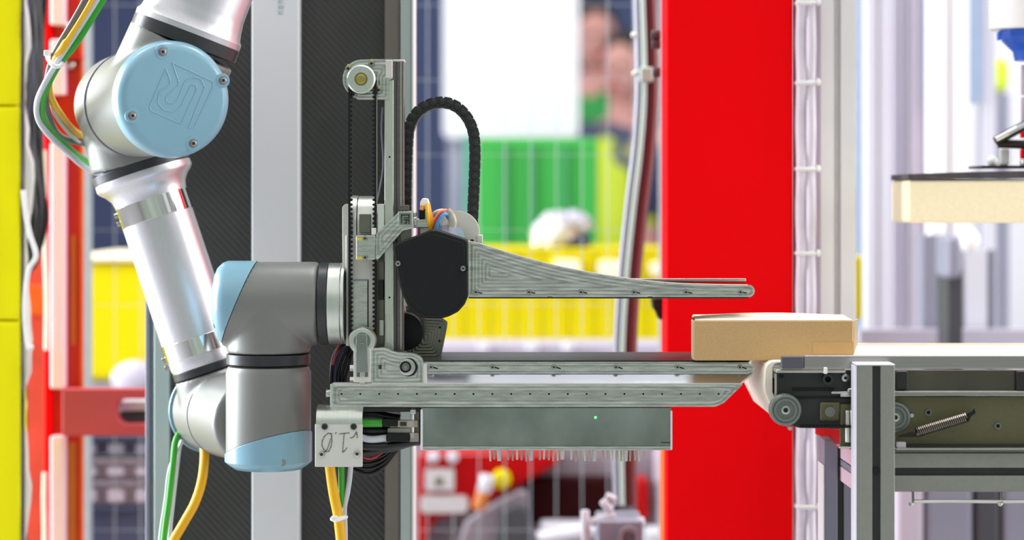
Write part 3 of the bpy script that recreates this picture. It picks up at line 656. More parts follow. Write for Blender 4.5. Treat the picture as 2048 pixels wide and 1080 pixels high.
for x, y in ((877, 280), (1203, 435), (714, 625), (1042, 775)):
    c = on_plane(x/2.7, y/2.7, C0, AX); out = (c-C0); out -= AX*out.dot(AX); out.normalize()
    bm = nb(); rod(bm, c-AX*.003, c+AX*.0004, .0072, seg=24); lb = put('screw_recess', bm, 'robot_blue', cap, bevel=.0004)
    bm = nb(); rod(bm, c+AX*.0002, c+AX*.0007, .0045, seg=20); put('recess_shadow_gap', bm, 'slate', cap)
    bm = nb(); rod(bm, c+AX*.0002, c+AX*.0022, .0034, seg=16, rd=.0008); s = put('screw', bm, 'screw', cap)
    bm = nb(); rod(bm, c+AX*.0018, c+AX*.0024, .0015, seg=6); put('hex_socket', bm, 'black_hole', cap, flat=True)
# elbow, rear half
r0 = EL-AX*.038
bm = nb(); lathe(bm, r0, AX, [(0, 0), (0, .022), (.004, .036), (.012, .046), (.022, .0505), (.04, .0535), (.062, .0545), (.086, .0548), (.086, 0)], 56)
fr = F(274, 333)
rod(bm, EL+AX*.004, fr-fa*.002, .050, .0515, seg=48)
put('elbow_housing', fuse(bm, .0022, 10, 'h'), 'robot_grey', R, ang=80)
# forearm
tR = (fr-f0).dot(fa)
bm = nb(); lathe(bm, fr-fa*.001, fa, [(0, 0), (0, .0520), (.0095, .0520), (.0095, 0)], 64); put('joint_ring', bm, 'seal_black', R, bevel=.0008)
t1 = (ft(409)-fr).dot(fa)
bm = nb(); lathe(bm, fr+fa*.0085, fa, [(0, 0), (0, .0518), (.006, .0522), (.009, .0505), (.014, .045), (.020, .0408), (.026, .0392), (t1-.0085-.006, .0388), (t1-.0085-.006, 0)], 64); put('forearm_collar', bm, 'robot_tube', R)
a = ft(409)-fa*.0065; b = ft(438)-fa*.0005
bm = nb(); rod(bm, a, b, .0388, seg=64); put('polished_band', bm, 'chrome', R, bevel=.0006)
c = ft(672); d = ft(706)
bm = nb(); rod(bm, b, c, .0383, seg=64); put('forearm_tube', bm, 'robot_tube', R)
bm = nb(); rod(bm, c, d, .0388, seg=64); put('polished_band', bm, 'chrome', R, bevel=.0006)
e = ft(728)
bm = nb(); lathe(bm, d, fa, [(0, 0), (0, .0375), (.004, .0372), ((e-d).length-.004, .0372), ((e-d).length, .036), ((e-d).length, 0)], 64); put('forearm_collar', bm, 'robot_tube', R)
bm = nb(); rod(bm, e, e+fa*.0085, .0368, seg=64); put('joint_ring', bm, 'seal_black', R, bevel=.0008)
for p_, sx in ((ft(415), -1), (ft(703), -1)):              # little clamp lugs on the left of both bands
    nrm = Vector((-fa.z, 0, fa.x)).normalized(); nrm = nrm if nrm.x < 0 else -nrm
    for dd in (-.004, .005): bm = nb(); rod(bm, p_+nrm*.036+fa*dd, p_+nrm*.0425+fa*dd, .003, seg=14, rd=.0008); put('clamp_lug', bm, 'screw', R)
# wrist 1
W1 = ft(825)
bm = nb(); rod(bm, W1-AX*.040, W1+AX*.118, .0445, seg=56, rd=.006); rod(bm, e+fa*.009, W1, .0365, .043, seg=48)
put('wrist_housing', fuse(bm, .0022, 9, 'h'), 'robot_grey', R, ang=80)
bm = nb(); lathe(bm, W1-AX*.058, AX, [(0, 0), (0, .030), (.003, .038), (.008, .0430), (.0165, .0462), (.0185, .0468), (.020, .0462), (.020, 0)], 64); put('joint_cap', bm, 'robot_blue', R)
bm = nb(); lathe(bm, W1+AX*.022, AX, [(0, .043), (0, .0451), (.0012, .0451), (.0012, .043)], 64); put('seam_ring', bm, 'slate', R)
# wrist 2: upright body with a slanted cap at its foot
k0 = K(0); rw = 85*k0
A = lambda px, py: P(px, py, 0)
bm = nb(); rod(bm, A(537, 728), A(537, 930), rw, seg=72, rd=.008)
pa, pb, pc = A(453, 908), A(622, 862), P(537, 868, 0)+Vector((0, -rw, 0)); n = (pb-pa).cross(pc-pa).normalized(); n = n if n.z > 0 else -n
cut(bm, pa, n, keep_positive=True); put('wrist_body', bm, 'robot_grey', R)
bm = nb(); lathe(bm, A(537, 700), (0, 0, -1), [(0, 0), (0, rw+.0012), ((930-700)*k0-.004, rw+.0012), ((937-700)*k0-.004, rw-.003), ((937-700)*k0, rw-.009), ((937-700)*k0, 0)], 72)
cut(bm, pa-n*.0004, n, keep_positive=False); put('joint_cap', bm, 'robot_blue', R, bevel=.0008)
bm = nb(); rod(bm, A(537, 707), A(537, 727.5), rw-.0006, seg=64); put('joint_ring', bm, 'seal_black', R, bevel=.0006)
p_ = A(565, 925)+Vector((0, -rw-.0005, 0)); p_ = P(565, 925, -.039)
bm = nb(); rod(bm, p_+Vector((0, .004, 0)), p_+Vector((0, -.001, 0)), .0035, seg=14); put('screw', bm, 'screw', R)
# wrist 3: T piece
rh = 83.5*k0
bm = nb(); rod(bm, A(436, 607), A(640, 607), rh, seg=64, rd=.004); rod(bm, A(537, 607), A(537, 706), rw-.001, seg=64)
h = fuse(bm, .0020, 9, 'h'); qa, qb = A(515, 520), A(441, 697); dz = (qb-qa).normalized(); n3 = Vector((dz.z, 0, -dz.x)); n3 = n3 if n3.x > 0 else -n3
cut(h, qa+n3*.0006, n3, keep_positive=True); put('wrist_housing', h, 'robot_grey', R, ang=80)
bm = nb(); lathe(bm, A(428, 607), (1, 0, 0), [(0, 0), (0, rh-.020), (.0015, rh-.012), (.004, rh-.006), (.009, rh-.001), (.014, rh+.001), (.08, rh+.001), (.08, 0)], 72)
cut(bm, qa, n3, keep_positive=False); cp3 = put('joint_cap', bm, 'robot_blue', R, bevel=.0008)
bm = nb(); rod(bm, A(640, 607), A(658, 607), rh-.0006, seg=64); put('joint_ring', bm, 'seal_black', R, bevel=.0006)
bm = nb(); rod(bm, A(658.5, 607), A(684, 607), rh-.0012, seg=64); put('tool_flange', bm, 'brushed_pale', R, bevel=.0006)
bm = nb(); tube(bm, [P(434, 640, -.025), P(428, 647, -.028), P(429, 654, -.028), P(433, 655, -.028)], .0006, seg=6); put('screw_notch', bm, 'slate', cp3)

# ---------------------------------------------------------------- gripper
G = thing('gripper', P(900, 770, 0), 'aluminium box gripper with long upper and lower blades on the robot arm', 'gripper')
def pl(name, pts, Y0, Y1, m, par=G, bevel=.0008, rr=0, **kw):
    bm = nb(); prism(bm, rounded(pts, rr) if rr else pts, Y0, Y1); return put(name, bm, m, par, bevel=bevel, **kw)
def bx(name, x0, x1, y0, y1, Y0, Y1, m, par=G, bevel=.0006, **kw):
    bm = nb(); bpx(bm, x0, x1, y0, y1, Y0, Y1); return put(name, bm, m, par, bevel=bevel, **kw)
# slide rail
rail = bx('slide_rail', 787.5, 807.5, 121, 706, -.012, .012, 'rail_dark')
bx('rail_groove', 791, 795, 124, 700, -.0124, -.0119, 'dark_grey', rail, 0); bx('rail_groove', 801, 803, 124, 700, -.0128, -.0119, 'zinc', rail, 0)
bx('rail_tip', 786, 809, 119, 123, -.013, .013, 'plate_white', rail)
bx('rail_plate', 769, 787, 160, 706, -.016, .014, 'brushed_pale')
for y in (314, 595): bm = nb(); ydisc(bm, 779, y, 2, -.0164, -.0155, 12); put('hole', bm, 'black_hole', G, flat=True)
bx('rail_shim', 771, 778, 630, 686, -.019, -.0163, 'plate_white')
bx('rear_gearbox', 752, 768.5, 523, 690, -.004, .03, 'milled_dark'); bx('rear_clip', 757, 767, 560, 600, -.010, -.0045, 'conv_dark'); bx('rear_clip', 758, 768, 640, 672, -.010, -.0045, 'zinc')
# head bracket
hb = put('head_bracket', milled([(769, 118), (784, 118), (784, 158), (777, 160), (777, 199), (716, 199)]+arc(724, 158, 39, 250, 95, 14)[1:], -.022, -.002), 'milled', G, bevel=0)
bx('bracket_pad', 771, 785, 120, 156, -.0245, -.0221, 'plate_white', hb)
bm = nb(); lathe(bm, P(722, 158, -.034), (0, 1, 0), [(0, 0), (0, 25.5*k0), (.0008, 26.5*k0), (.0015, 28.5*k0), (.004, 28.5*k0), (.004, 24*k0), (.014, 24*k0), (.014, 0)], 48); pu = put('drive_pulley', bm, 'brushed_pale', G)
bm = nb(); ydisc(bm, 722, 158, 13, -.0348, -.0335, 28); put('hub_recess', bm, 'milled_dark', pu); bm = nb(); ydisc(bm, 722, 158, 10.5, -.037, -.034, 28, rd=.001); put('hub', bm, 'brass', pu)
bm = nb(); ydisc(bm, 722, 158, 5, -.0385, -.036, 6); put('hex_bolt', bm, 'screw', pu, flat=True)
for x, y in ((743, 127), (757, 180), (707, 189), (696, 137)):
    s = screw(G, x, y, 6.5, -.0225); bx('yellow_paint_mark', x-1.5, x+3, y-9, y-6, -.0232, -.0222, 'yellow_mark', G, 0)
# belts
def belt(name, x0, x1, teeth_side, ya, yb, Ya=-.030, Yb=-.022):
    bm = nb(); bpx(bm, x0, x1, ya, yb, Ya, Yb)
    y = ya+6
    while y < yb-6:
        if teeth_side > 0: prism(bm, [(x1-.2, y-3), (x1+3.2, y-2.2), (x1+4.8, y), (x1+3.2, y+2.2), (x1-.2, y+3)], Ya, Yb)
        else: prism(bm, [(x0+.2, y-3), (x0-3.2, y-2.2), (x0-4.8, y), (x0-3.2, y+2.2), (x0+.2, y+3)], Ya, Yb)
        y += 9.35
    return put(name, bm, 'black_rubber', G, flat=True)
belt('toothed_belt', 696.5, 700.5, 1, 160, 680); belt('toothed_belt', 749, 753, -1, 160, 680)
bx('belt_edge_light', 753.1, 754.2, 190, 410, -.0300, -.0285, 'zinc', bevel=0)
# hub housing behind the belts
pl('hub_plate', [(690, 408), (700, 408), (700, 556), (697, 556), (685, 533), (684.6, 414)], -.016, .040, 'plate_white', rr=3)
bm = nb(); dy = Vector((0, .010, 0)); rod(bm, A(700.5, 452)+dy, A(715, 452)+dy, .0305, seg=56); rod(bm, A(717, 452)+dy, A(750, 452)+dy, .0300, seg=56); 
cyl = put('hub_drum', bm, 'brushed_pale', G, ang=40)
bm = nb(); rod(bm, A(715.1, 452)+dy, A(716.9, 452)+dy, .0285, seg=48); put('drum_groove', bm, 'black_hole', cyl)
bx('drum_core', 718, 742, 428, 466, -.0212, -.015, 'milled_dark', cyl)
bx('upper_gearcase', 754.5, 768.5, 408, 468, -.02, .03, 'chrome')
bm = nb(); rod(bm, A(684.5, 607), A(691.6, 607), rh-.0012, seg=64); put('adapter_disc', bm, 'brushed_pale', G, bevel=.0005)
bx('main_plate', 691.5, 751, 470, 692, -.0195, .02, 'plate_white', bevel=.001)
bx('main_plate_recess', 702, 735, 563, 690, -.0200, -.0193, 'brushed'); bx('recess_edge', 735, 737, 560, 672, -.0203, -.0192, 'conv_dark', bevel=0); bx('recess_edge', 708, 737, 559, 561, -.0203, -.0192, 'slate', bevel=0)
bx('belt_clip', 743, 752, 456, 470, -.034, -.031, 'nylon')
# belt clamp with the slanting link
cl = bx('belt_clamp', 712, 750.5, 471, 520, -.040, -.0305, 'brushed', bevel=.001)
for y in (477, 515):
    bx('yellow_paint_mark', 714, 727, y-1.5, y+3.5, -.0404, -.0399, 'yellow_mark', cl, 0); screw(G, 730, y, 5.5, -.0403)
lk = put('slanting_link', milled(rounded([(751, 476), (753, 466), (797, 424), (826, 421), (828, 456), (806, 461), (772, 500), (757, 518), (751, 519)], 3), -.036, -.018), 'milled', G, bevel=0)
em = bx('emblem_frame', 796, 825, 423, 453, -.0372, -.0361, 'brushed', lk, .0004)
bx('emblem_ground', 799, 822, 426, 450, -.0376, -.0371, 'steel_box', lk, 0)
def stroke(pts, w, Y, m, par, name):                        # flat line of given width in pixels
    bm = nb()
    for (a, b) in zip(pts, pts[1:]):
        a = Vector(a); b = Vector(b); d = (b-a).normalized(); q = Vector((-d.y, d.x))*w/2; e = d*w*.45
        prism(bm, [tuple(a-e+q), tuple(b+e+q), tuple(b+e-q), tuple(a-e-q)], Y, Y+.0006)
    return put(name, bm, m, par, flat=True)
stroke([(803, 446), (803, 430), (818, 430), (818, 436), (809, 436)], 2.2, -.0381, 'conv_dark', lk, 'emblem_line'); stroke([(808, 440), (818, 440), (818, 447)], 2.2, -.0381, 'conv_dark', lk, 'emblem_line'); stroke([(809, 446), (813, 446), (813, 440)], 2.2, -.0381, 'conv_dark', lk, 'emblem_line')
bx('rail_stop', 798, 818, 410, 421, -.02, -.0125, 'rail_dark')
bx('slide_carriage', 800, 822, 456, 490, -.016, -.0125, 'milled_dark')
# bar with connectors
bx('cross_bar', 826, 872, 437, 456, -.022, -.006, 'brushed', bevel=.001); bx('bar_bolt', 826, 833, 424, 434, -.026, -.02, 'zinc', bevel=.0012); bx('bar_bolt', 827, 833, 440, 452, -.028, -.0222, 'plate_white', bevel=.001)
bx('red_gasket', 836, 840, 457, 470, -.02, -.008, 'cable_red', bevel=0); bx('gauge_block', 840, 868, 458, 474, -.02, -.008, 'plate_white')
cn = bx('plug', 838, 850, 418, 437, -.026, -.016, 'black_plastic')
pl('plug_cap', [(840, 418), (840, 404), (845, 396), (856, 397), (859, 408), (859, 414), (850, 418)], -.028, -.014, 'nylon', cn, rr=3, bevel=.0012)
def wire_(pts, r, m, name='wire', par=G): bm = nb(); cable(bm, pts, r, seg=8); return put(name, bm, m, par)
wire_([(845, 412, -.029), (843, 420, -.03)], .0022, 'cable_orange')
wire_([(853, 408, -.030), (855, 425, -.032), (858, 445, -.032), (862, 462, -.028)], .0019, 'cable_yellow'); wire_([(856, 408, -.029), (859, 425, -.030), (863, 445, -.030), (867, 462, -.026)], .0016, 'cable_yellow')
wire_([(858, 408, -.027), (862, 428, -.029), (868, 448, -.029), (871, 460, -.026)], .0014, 'cable_orange')
wire_([(868, 458, -.03), (872, 442, -.032), (881, 428, -.032), (892, 423, -.028), (900, 428, -.02)], .0014, 'cable_red'); wire_([(866, 454, -.028), (870, 438, -.030), (879, 425, -.030), (892, 420, -.026), (902, 427, -.02)], .0014, 'cable_orange')
wire_([(871, 460, -.031), (876, 445, -.033), (884, 432, -.033), (892, 428, -.03), (898, 436, -.024)], .0018, 'cable_blue'); wire_([(864, 430, -.02), (872, 423, -.024), (885, 420, -.024), (898, 424, -.02)], .0014, 'nylon')
bm = nb(); cable(bm, [(893, 422, -.024), (900, 430, -.024), (905, 442, -.024), (903, 454, -.024)], .0048, seg=12); put('shrink_sleeve', bm, 'clear_plastic', G)
bx('connector_pin', 885, 889, 440, 466, -.02, -.016, 'nylon', bevel=0); bx('connector_pin', 894, 898, 452, 470, -.02, -.016, 'nylon', bevel=0); bx('connector_pin', 884, 900, 449, 452, -.021, -.016, 'nylon', bevel=0)
pl('curved_bracket', [(880, 424), (899, 423), (915, 422)]+arc(915, 466, 44, 88, 3, 12)+[(959, 486), (930, 486), (929, 468)]+arc(911, 472, 18, 10, 90, 6)+[(898, 454), (880, 452)], -.012, .012, 'plate_white', bevel=.001)
bx('bracket_foot', 954, 965, 470, 486, -.014, .01, 'plate_white'); bm = nb(); ydisc(bm, 944, 482, 3.5, -.0125, -.0115); put('hole', bm, 'black_hole', G)
# black cover
cov = [(785, 494), (792, 487), (862, 459), (874, 459), (932, 478), (937, 484), (937, 590), (930, 608), (916, 624), (898, 633), (884, 637), (850, 636), (832, 630), (816, 614), (804, 588), (796, 556)]
cv = pl('black_cover', cov, -.046, -.016, 'black_plastic', rr=4, bevel=.0028, segs=4)
cov2 = [(794, 500), (800, 492), (866, 467), (926, 485), (929, 492), (929, 588), (922, 604), (906, 620), (882, 629), (852, 628), (836, 622), (822, 606), (811, 582), (803, 550)]
bm = nb(); prism(bm, rounded(cov2, 4), -.0468, -.0455); put('cover_panel', bm, 'black_rubber', cv, bevel=.0006)
screw(G, 796, 527, 5.5, -.0465); screw(G, 926, 537, 5.5, -.0475); bx('screw_slot', 930, 936, 532, 542, -.0474, -.0455, 'black_hole', cv, 0)
# upper blade
top = [(937, 482), (960, 487), (1000, 500), (1040, 512), (1080, 523), (1120, 533), (1160, 541), (1205, 549), (1250, 556), (1290, 561), (1330, 565), (1380, 568), (1440, 569.5), (1496, 570)]
ub = put('upper_blade', milled(top+arc(1497, 582, 12, 80, -80, 8)+[(1496, 594), (1300, 594), (1100, 594), (937, 594)], -.034, -.026, 5), 'milled', G)
pe = [(x, y-.6) for x, y in top]+[(x, y+1.6) for x, y in top[::-1]]; pl('edge_highlight', pe, -.0348, -.026, 'plate_white', ub, 0)  # pale strips painted as the bright highlight along the blade's edge
pl('edge_highlight', [(x, y) for x, y in arc(1497, 582, 12.4, 80, -80, 8)]+[(x, y) for x, y in arc(1497, 582, 11, -80, 80, 8)], -.0345, -.0335, 'plate_white', ub, 0)
bx('blade_lip', 937, 1496, 594.2, 597, -.033, .03, 'conv_dark', bevel=0)
bx('blade_end_strip', 935.5, 938, 482, 596, -.036, -.02, 'plate_white', bevel=.0003)
for x in (952, 1058, 1162, 1268, 1372, 1481):
    s = screw(G, x, 584.5, 5, -.0342, depth=.0018)
    pl('slot_mark', [(x+4, 583.5), (x+13, 585.5), (x+12, 587.5), (x+4, 586)], -.0344, -.0338, 'black_hole', bevel=0, flat=True)
fb = bx('rear_blade', 945, 1492, 557, 562.5, .045, .052, 'zinc'); bx('rear_blade_edge', 948, 1490, 563, 565.5, .046, .051, 'conv_dark', fb, 0)
# motor plate behind the cover
put('motor_plate', milled(rounded([(812, 610), (850, 635), (884, 636), (895, 644), (894, 655), (882, 714), (876, 719), (812, 719)], 3), .03, .038), 'milled_dark', G)
bm = nb(); ydisc(bm, 808, 664, 39, .010, .0295, 48, rd=.002); put('motor', bm, 'black_plastic', G)
for x, y in ((880, 655), (879, 682)): bm = nb(); ydisc(bm, x, y, 2.3, .0293, .0302, 12); put('hole', bm, 'black_hole', G)
# lower carriage and blade
tp = bx('top_rail', 848, 1498, 724, 748, -.037, -.026, 'milled_fine', bevel=.0006)
bm = nb()
put('top_rail_face', milled([(850, 725), (1498, 728)]+arc(1500, 737, 9, 70, -60, 6)+[(1496, 747.5), (850, 747.5)], -.0385, -.0372, 6), 'milled_fine', G)
bx('deck_edge', 845, 1500, 720.5, 723.5, -.030, .10, 'conv_dark', bevel=.0006)
bm = nb()                                               # sloping chute below the rail, catches the light from above
v = [P(845, 745, -.0365), P(1506, 745, -.0365), P(1476, 769, -.0482), P(845, 769, -.0482)]
v = [bm.verts.new(x) for x in v]; w = [bm.verts.new(x.co+Vector((0, .012, -.004))) for x in v]; bm.faces.new(v); bm.faces.new(w[::-1])
for i in range(4): bm.faces.new((v[i], w[i], w[(i+1) % 4], v[(i+1) % 4]))
put('sloping_face', bm, 'slope', G, flat=True)
put('lower_rail', milled(rounded([(665, 768), (1486, 769), (1462, 792), (1448, 806), (1430, 813.5), (665, 813.5)], 3), -.0495, -.037, 6), 'milled', G)
pl('rail_relief', rounded([(684, 779), (1452, 779), (1436, 797), (1426, 800), (700, 801), (684, 792)], 5), -.0499, -.0494, 'milled_fine', bevel=.0004)
bx('rail_top_edge', 665, 1484, 766.5, 768.8, -.0505, -.036, 'plate_white', bevel=.0002); bx('rail_end', 660.5, 665, 768, 814, -.051, -.034, 'brushed_pale')
for i in range(21):
    x = 683+i*37.72
    if x > 1440: break
    bm = nb(); yring(bm, x, 788, 3.6, 2.2, -.0506, -.0498, 12); h_ = put('threaded_hole', bm, 'zinc', G); bm = nb(); ydisc(bm, x, 788, 2.3, -.0504, -.0497, 10); put('bore', bm, 'black_hole', h_, flat=True)
for x in (862, 985, 1108, 1232, 1355, 1480):
    screw(G, x, 734.5, 5, -.0386, depth=.0018); pl('slot_mark', [(x+4, 733), (x+14, 736.5), (x+13, 738.5), (x+4, 736)], -.0389, -.0383, 'black_hole', bevel=0, flat=True)
hg = put('hinge_plate', milled(rounded([(742, 697), (768, 695), (780, 700), (795, 705), (826, 706), (840, 712), (847, 724), (848, 768), (742, 768)], 5), -.050, -.037, 5), 'milled', G)
bx('hinge_edge', 846, 853, 728, 767, -.0515, -.037, 'plate_white', hg)
bm = nb(); ydisc(bm, 817, 735, 18, -.0512, -.0499, 36); put('bearing_shadow_gap', bm, 'black_hole', hg); bm = nb(); ydisc(bm, 814, 734.5, 17, -.0525, -.0505, 36, rd=.001); put('bearing', bm, 'brushed', hg)
bm = nb(); ydisc(bm, 811, 734, 11.5, -.054, -.052, 32); put('bearing_seal', bm, 'black_rubber', hg); bm = nb(); ydisc(bm, 811, 734, 8, -.057, -.0535, 28, rd=.001); put('bolt', bm, 'milled_dark', hg); bm = nb(); ydisc(bm, 811, 734, 4, -.0575, -.0565, 6); put('hex_socket', bm, 'steel_box', hg)
bx('hinge_notch', 757, 763, 730, 738, -.0504, -.0499, 'conv_dark', hg, 0); bx('hinge_strip', 764, 775, 739, 744, -.052, -.0499, 'brushed', hg)
# idler pulley in its fork
bm = nb(); lathe(bm, P(724, 682, -.052), (0, 1, 0), [(0, 0), (0, 22*k0), (.0006, 25.5*k0), (.002, 27*k0), (.006, 27*k0), (.006, 22*k0), (.014, 22*k0), (.014, 27*k0), (.018, 27*k0), (.018, 0)], 48); put('idler_pulley', bm, 'brushed_pale', G)
bm = nb(); ydisc(bm, 724, 682, 17, -.0530, -.0518, 32); put('pulley_boss', bm, 'steel_box', G)
fk = pl('fork', [(707, 697), (742, 697), (742, 765), (707, 765)], -.054, -.050, 'plate_white', rr=3)
pl('fork_arm', [(712, 668), (734, 668), (736, 745), (711, 745)], -.0585, -.0538, 'steel_box', rr=4); bx('fork_window', 713, 736, 740, 754, -.0545, -.0535, 'milled_dark', fk, .0003)
bx('fork_tongue', 720, 730, 740, 754, -.0550, -.0535, 'brushed', fk); screw(G, 724, 684, 3.5, -.0586, depth=.001)
bx('fork_foot', 719, 729, 764, 771, -.054, -.044, 'zinc')
for y in (736, 760): bm = nb(); rod(bm, P(700, y, -.04), P(708, y, -.04), .0035, seg=6); put('side_nut', bm, 'zinc', G)
bm = nb(); rod(bm, P(652, 786, -.03), P(662, 786, -.03), .0042, seg=16, rd=.0008); put('end_bolt', bm, 'zinc', G)
# controller box under the blade
cb = bx('controller_box', 844, 1342, 815, 893, -.0465, .05, 'steel_box', bevel=.0008)
bx('box_lip', 841, 1344.5, 893, 900.5, -.0485, .052, 'brushed', cb); bx('box_end_edge', 841, 845.5, 819, 900, -.0488, .052, 'strip_white', cb, .0003); bx('box_end_edge', 1341, 1344.8, 822, 899, -.0486, .052, 'strip_white', cb, .0003)
bx('box_corner_notch', 1322, 1341, 884, 886, -.0468, -.0464, 'conv_dark', cb, 0, flat=True)
bm = nb(); ydisc(bm, 1191, 835, 2.4, -.0470, -.0460, 12); put('green_led', bm, 'led', cb, label='glowing green indicator light')
rr = random.Random(2)
for i in range(35):
    x = 980+i*9.05; w = 2.2 if i % 7 != 2 else 5
    if i % 7 == 3 and i < 30: continue
    bm = nb(); rod(bm, P(x, 900.5, -.036+.004*(i % 2)), P(x+rr.uniform(-.8, .8), 921+rr.uniform(-2, 2), -.036+.004*(i % 2)), w*k0, w*k0*.75, seg=8)
    put('bristle_pin', bm, 'zinc' if w > 4 else 'clear_plastic' if i % 3 else 'plate_white', cb)
# version plate
vp = bx('version_plate', 630, 725, 848, 934, -.066, -.063, 'plate_white', bevel=.0008)
bm = nb(); prof = [(-.0660, 848), (-.0655, 838), (-.063, 828), (-.058, 820), (-.050, 815), (-.040, 813.5)]
rows = [(bm.verts.new(P(632, y, -.066)*0+Vector((P(632, 0, -.066).x, Yy, P(0, y, -.066).z))), bm.verts.new(Vector((P(724.5, 0, -.066).x, Yy, P(0, y, -.066).z)))) for Yy, y in prof]
rows2 = [(bm.verts.new(a.co+Vector((0, .0025, -.0012))), bm.verts.new(b.co+Vector((0, .0025, -.0012)))) for a, b in rows]
for q in (rows, rows2):
    for (a, b), (c, d) in zip(q, q[1:]): bm.faces.new((a, b, d, c))
for j in (0, 1):
    for i in range(len(rows)-1): bm.faces.new((rows[i][j], rows[i+1][j], rows2[i+1][j], rows2[i][j]))
for i in (0, -1): bm.faces.new((rows[i][0], rows[i][1], rows2[i][1], rows2[i][0]))
put('bent_flange', bm, 'brushed_pale', G, ang=60)
for x, y in ((649, 853.5), (707, 853.5)): bm = nb(); ydisc(bm, x, y, 6.5, -.0685, -.0655, 20, rd=.001); s = put('black_screw', bm, 'conv_dark', vp); bm = nb(); ydisc(bm, x, y, 2.6, -.0688, -.068, 6); put('hex_socket', bm, 'black_hole', s, flat=True)
for x, y in ((643, 909), (714, 908)): bm = nb(); ydisc(bm, x, y, 7, -.0685, -.0655, 20, rd=.001); s = put('screw', bm, 'zinc', vp); bm = nb(); ydisc(bm, x, y, 3.6, -.0688, -.068, 6); put('hex_socket', bm, 'conv_dark', s, flat=True)
z7 = lambda L_: [(600+x/3.373, 640+y/3.373) for x, y in L_]
tx = z7([(340, 795), (352, 794), (364, 786), (374, 768), (380, 755), (385, 772), (387, 795)])
stroke(tx, 1.7, -.0664, 'ink', vp, 'handwritten_v')
stroke(z7([(268, 768), (300, 765), (332, 762)]), 1.7, -.0664, 'ink', vp, 'handwritten_one'); stroke(z7([(298, 766), (292, 830), (288, 892), (300, 885), (317, 862)]), 1.7, -.0664, 'ink', vp, 'handwritten_one')
stroke(z7([(238, 765), (244, 762)]), 2, -.0664, 'ink', vp, 'handwritten_point')
stroke(z7([(215, 768), (190, 764), (165, 785), (150, 815), (148, 845), (158, 870), (175, 888), (195, 885), (208, 858), (215, 820), (214, 785), (206, 766)]), 1.8, -.0664, 'ink', vp, 'handwritten_nought'); stroke(z7([(208, 800), (185, 870), (165, 892), (150, 885)]), 1.6, -.0664, 'ink', vp, 'handwritten_nought')
# plug connectors between plate and box
def conn(name, x0, x1, y0, y1, Y0, Y1, m, rd=.001): return bx(name, x0, x1, y0, y1, Y0, Y1, m, G, rd)
conn('clear_plug', 795, 836, 841, 855, -.040, -.028, 'clear_plastic'); conn('clear_plug', 775, 822, 856, 866, -.036, -.024, 'clear_plastic'); conn('clear_plug', 818, 838, 866, 884, -.040, -.028, 'clear_plastic')
conn('plug_window', 800, 813, 844, 852, -.0412, -.0401, 'conv_dark', 0); conn('plug_boot', 764, 796, 838, 853, -.041, -.029, 'black_plastic', .0015); conn('plug_boot', 772, 820, 867, 884, -.042, -.028, 'black_plastic', .0015)
conn('socket_block', 828, 840, 820, 892, -.030, .03, 'dark_steel'); conn('shade_plate', 727, 842, 815, 824, -.036, .03, 'conv_dark'); conn('clip', 820, 832, 819, 829, -.046, -.038, 'zinc', .0012)

# ---------------------------------------------------------------- energy chain
ch = thing('cable_chain', P(883, 440, .02), 'black plastic cable chain arching over beside the slide rail', 'cable chain')
path = spline([(812, 520, 0), (812, 470, 0), (812, 410, 0), (813, 340, 0), (815, 285, 0), (819, 254, 0), (833, 228, 0), (855, 211, 0), (883, 205, 0), (910, 212, 0), (932, 232, 0), (946, 262, 0), (950, 300, 0), (949, 350, 0), (947, 400, 0), (945, 445, 0), (944, 478, 0)], 24)
acc = 0; nxt = 0; lm = None; i0 = path[0]; q = []
for a_, b_ in zip(path, path[1:]):
    d_ = (b_-a_).length
    while nxt <= acc+d_:
        t_ = (nxt-acc)/d_; q.append((a_+(b_-a_)*t_, math.atan2(-(b_.y-a_.y), b_.x-a_.x))); nxt += 16.5
    acc += d_
for i, (c_, an) in enumerate(q):
    w = P(c_.x, c_.y, .030); k = K(.030)
    if lm is None:
        bm = nb(); pts = rounded([(-8, -11.3), (7.6, -11.3), (10, -6.5), (10, 6.5), (7.6, 11.3), (-8, 11.3)], 3)
        f = [bm.verts.new((x*k, -.011, y*k)) for x, y in pts]; g = [bm.verts.new((v.co.x, .011, v.co.z)) for v in f]; bm.faces.new(f); bm.faces.new(g[::-1])
        for j in range(len(f)): bm.faces.new((f[j], g[j], g[(j+1) % len(f)], f[(j+1) % len(f)]))
        lathe(bm, (5*k, -.0125, 0), (0, 1, 0), [(0, 0), (0, 6*k), (.002, 7*k), (.002, 0)], 16); lathe(bm, (5*k, -.0135, 0), (0, 1, 0), [(0, 0), (0, 2.5*k), (.002, 2.5*k), (.002, 0)], 10)
        lathe(bm, (-8*k, -.0100, 0), (0, 1, 0), [(0, 0), (0, 8*k), (.018, 8*k), (.018, 0)], 12)
        lm = put('chain_link', bm, 'chain', ch, bevel=.0004)
        off = ORG[lm.name]; lm.location = w-ORG[ch.name]; ORG[lm.name] = w; lm.rotation_euler = (0, -an, 0)
    else: clone(lm, ch, w, (0, -an, 0))

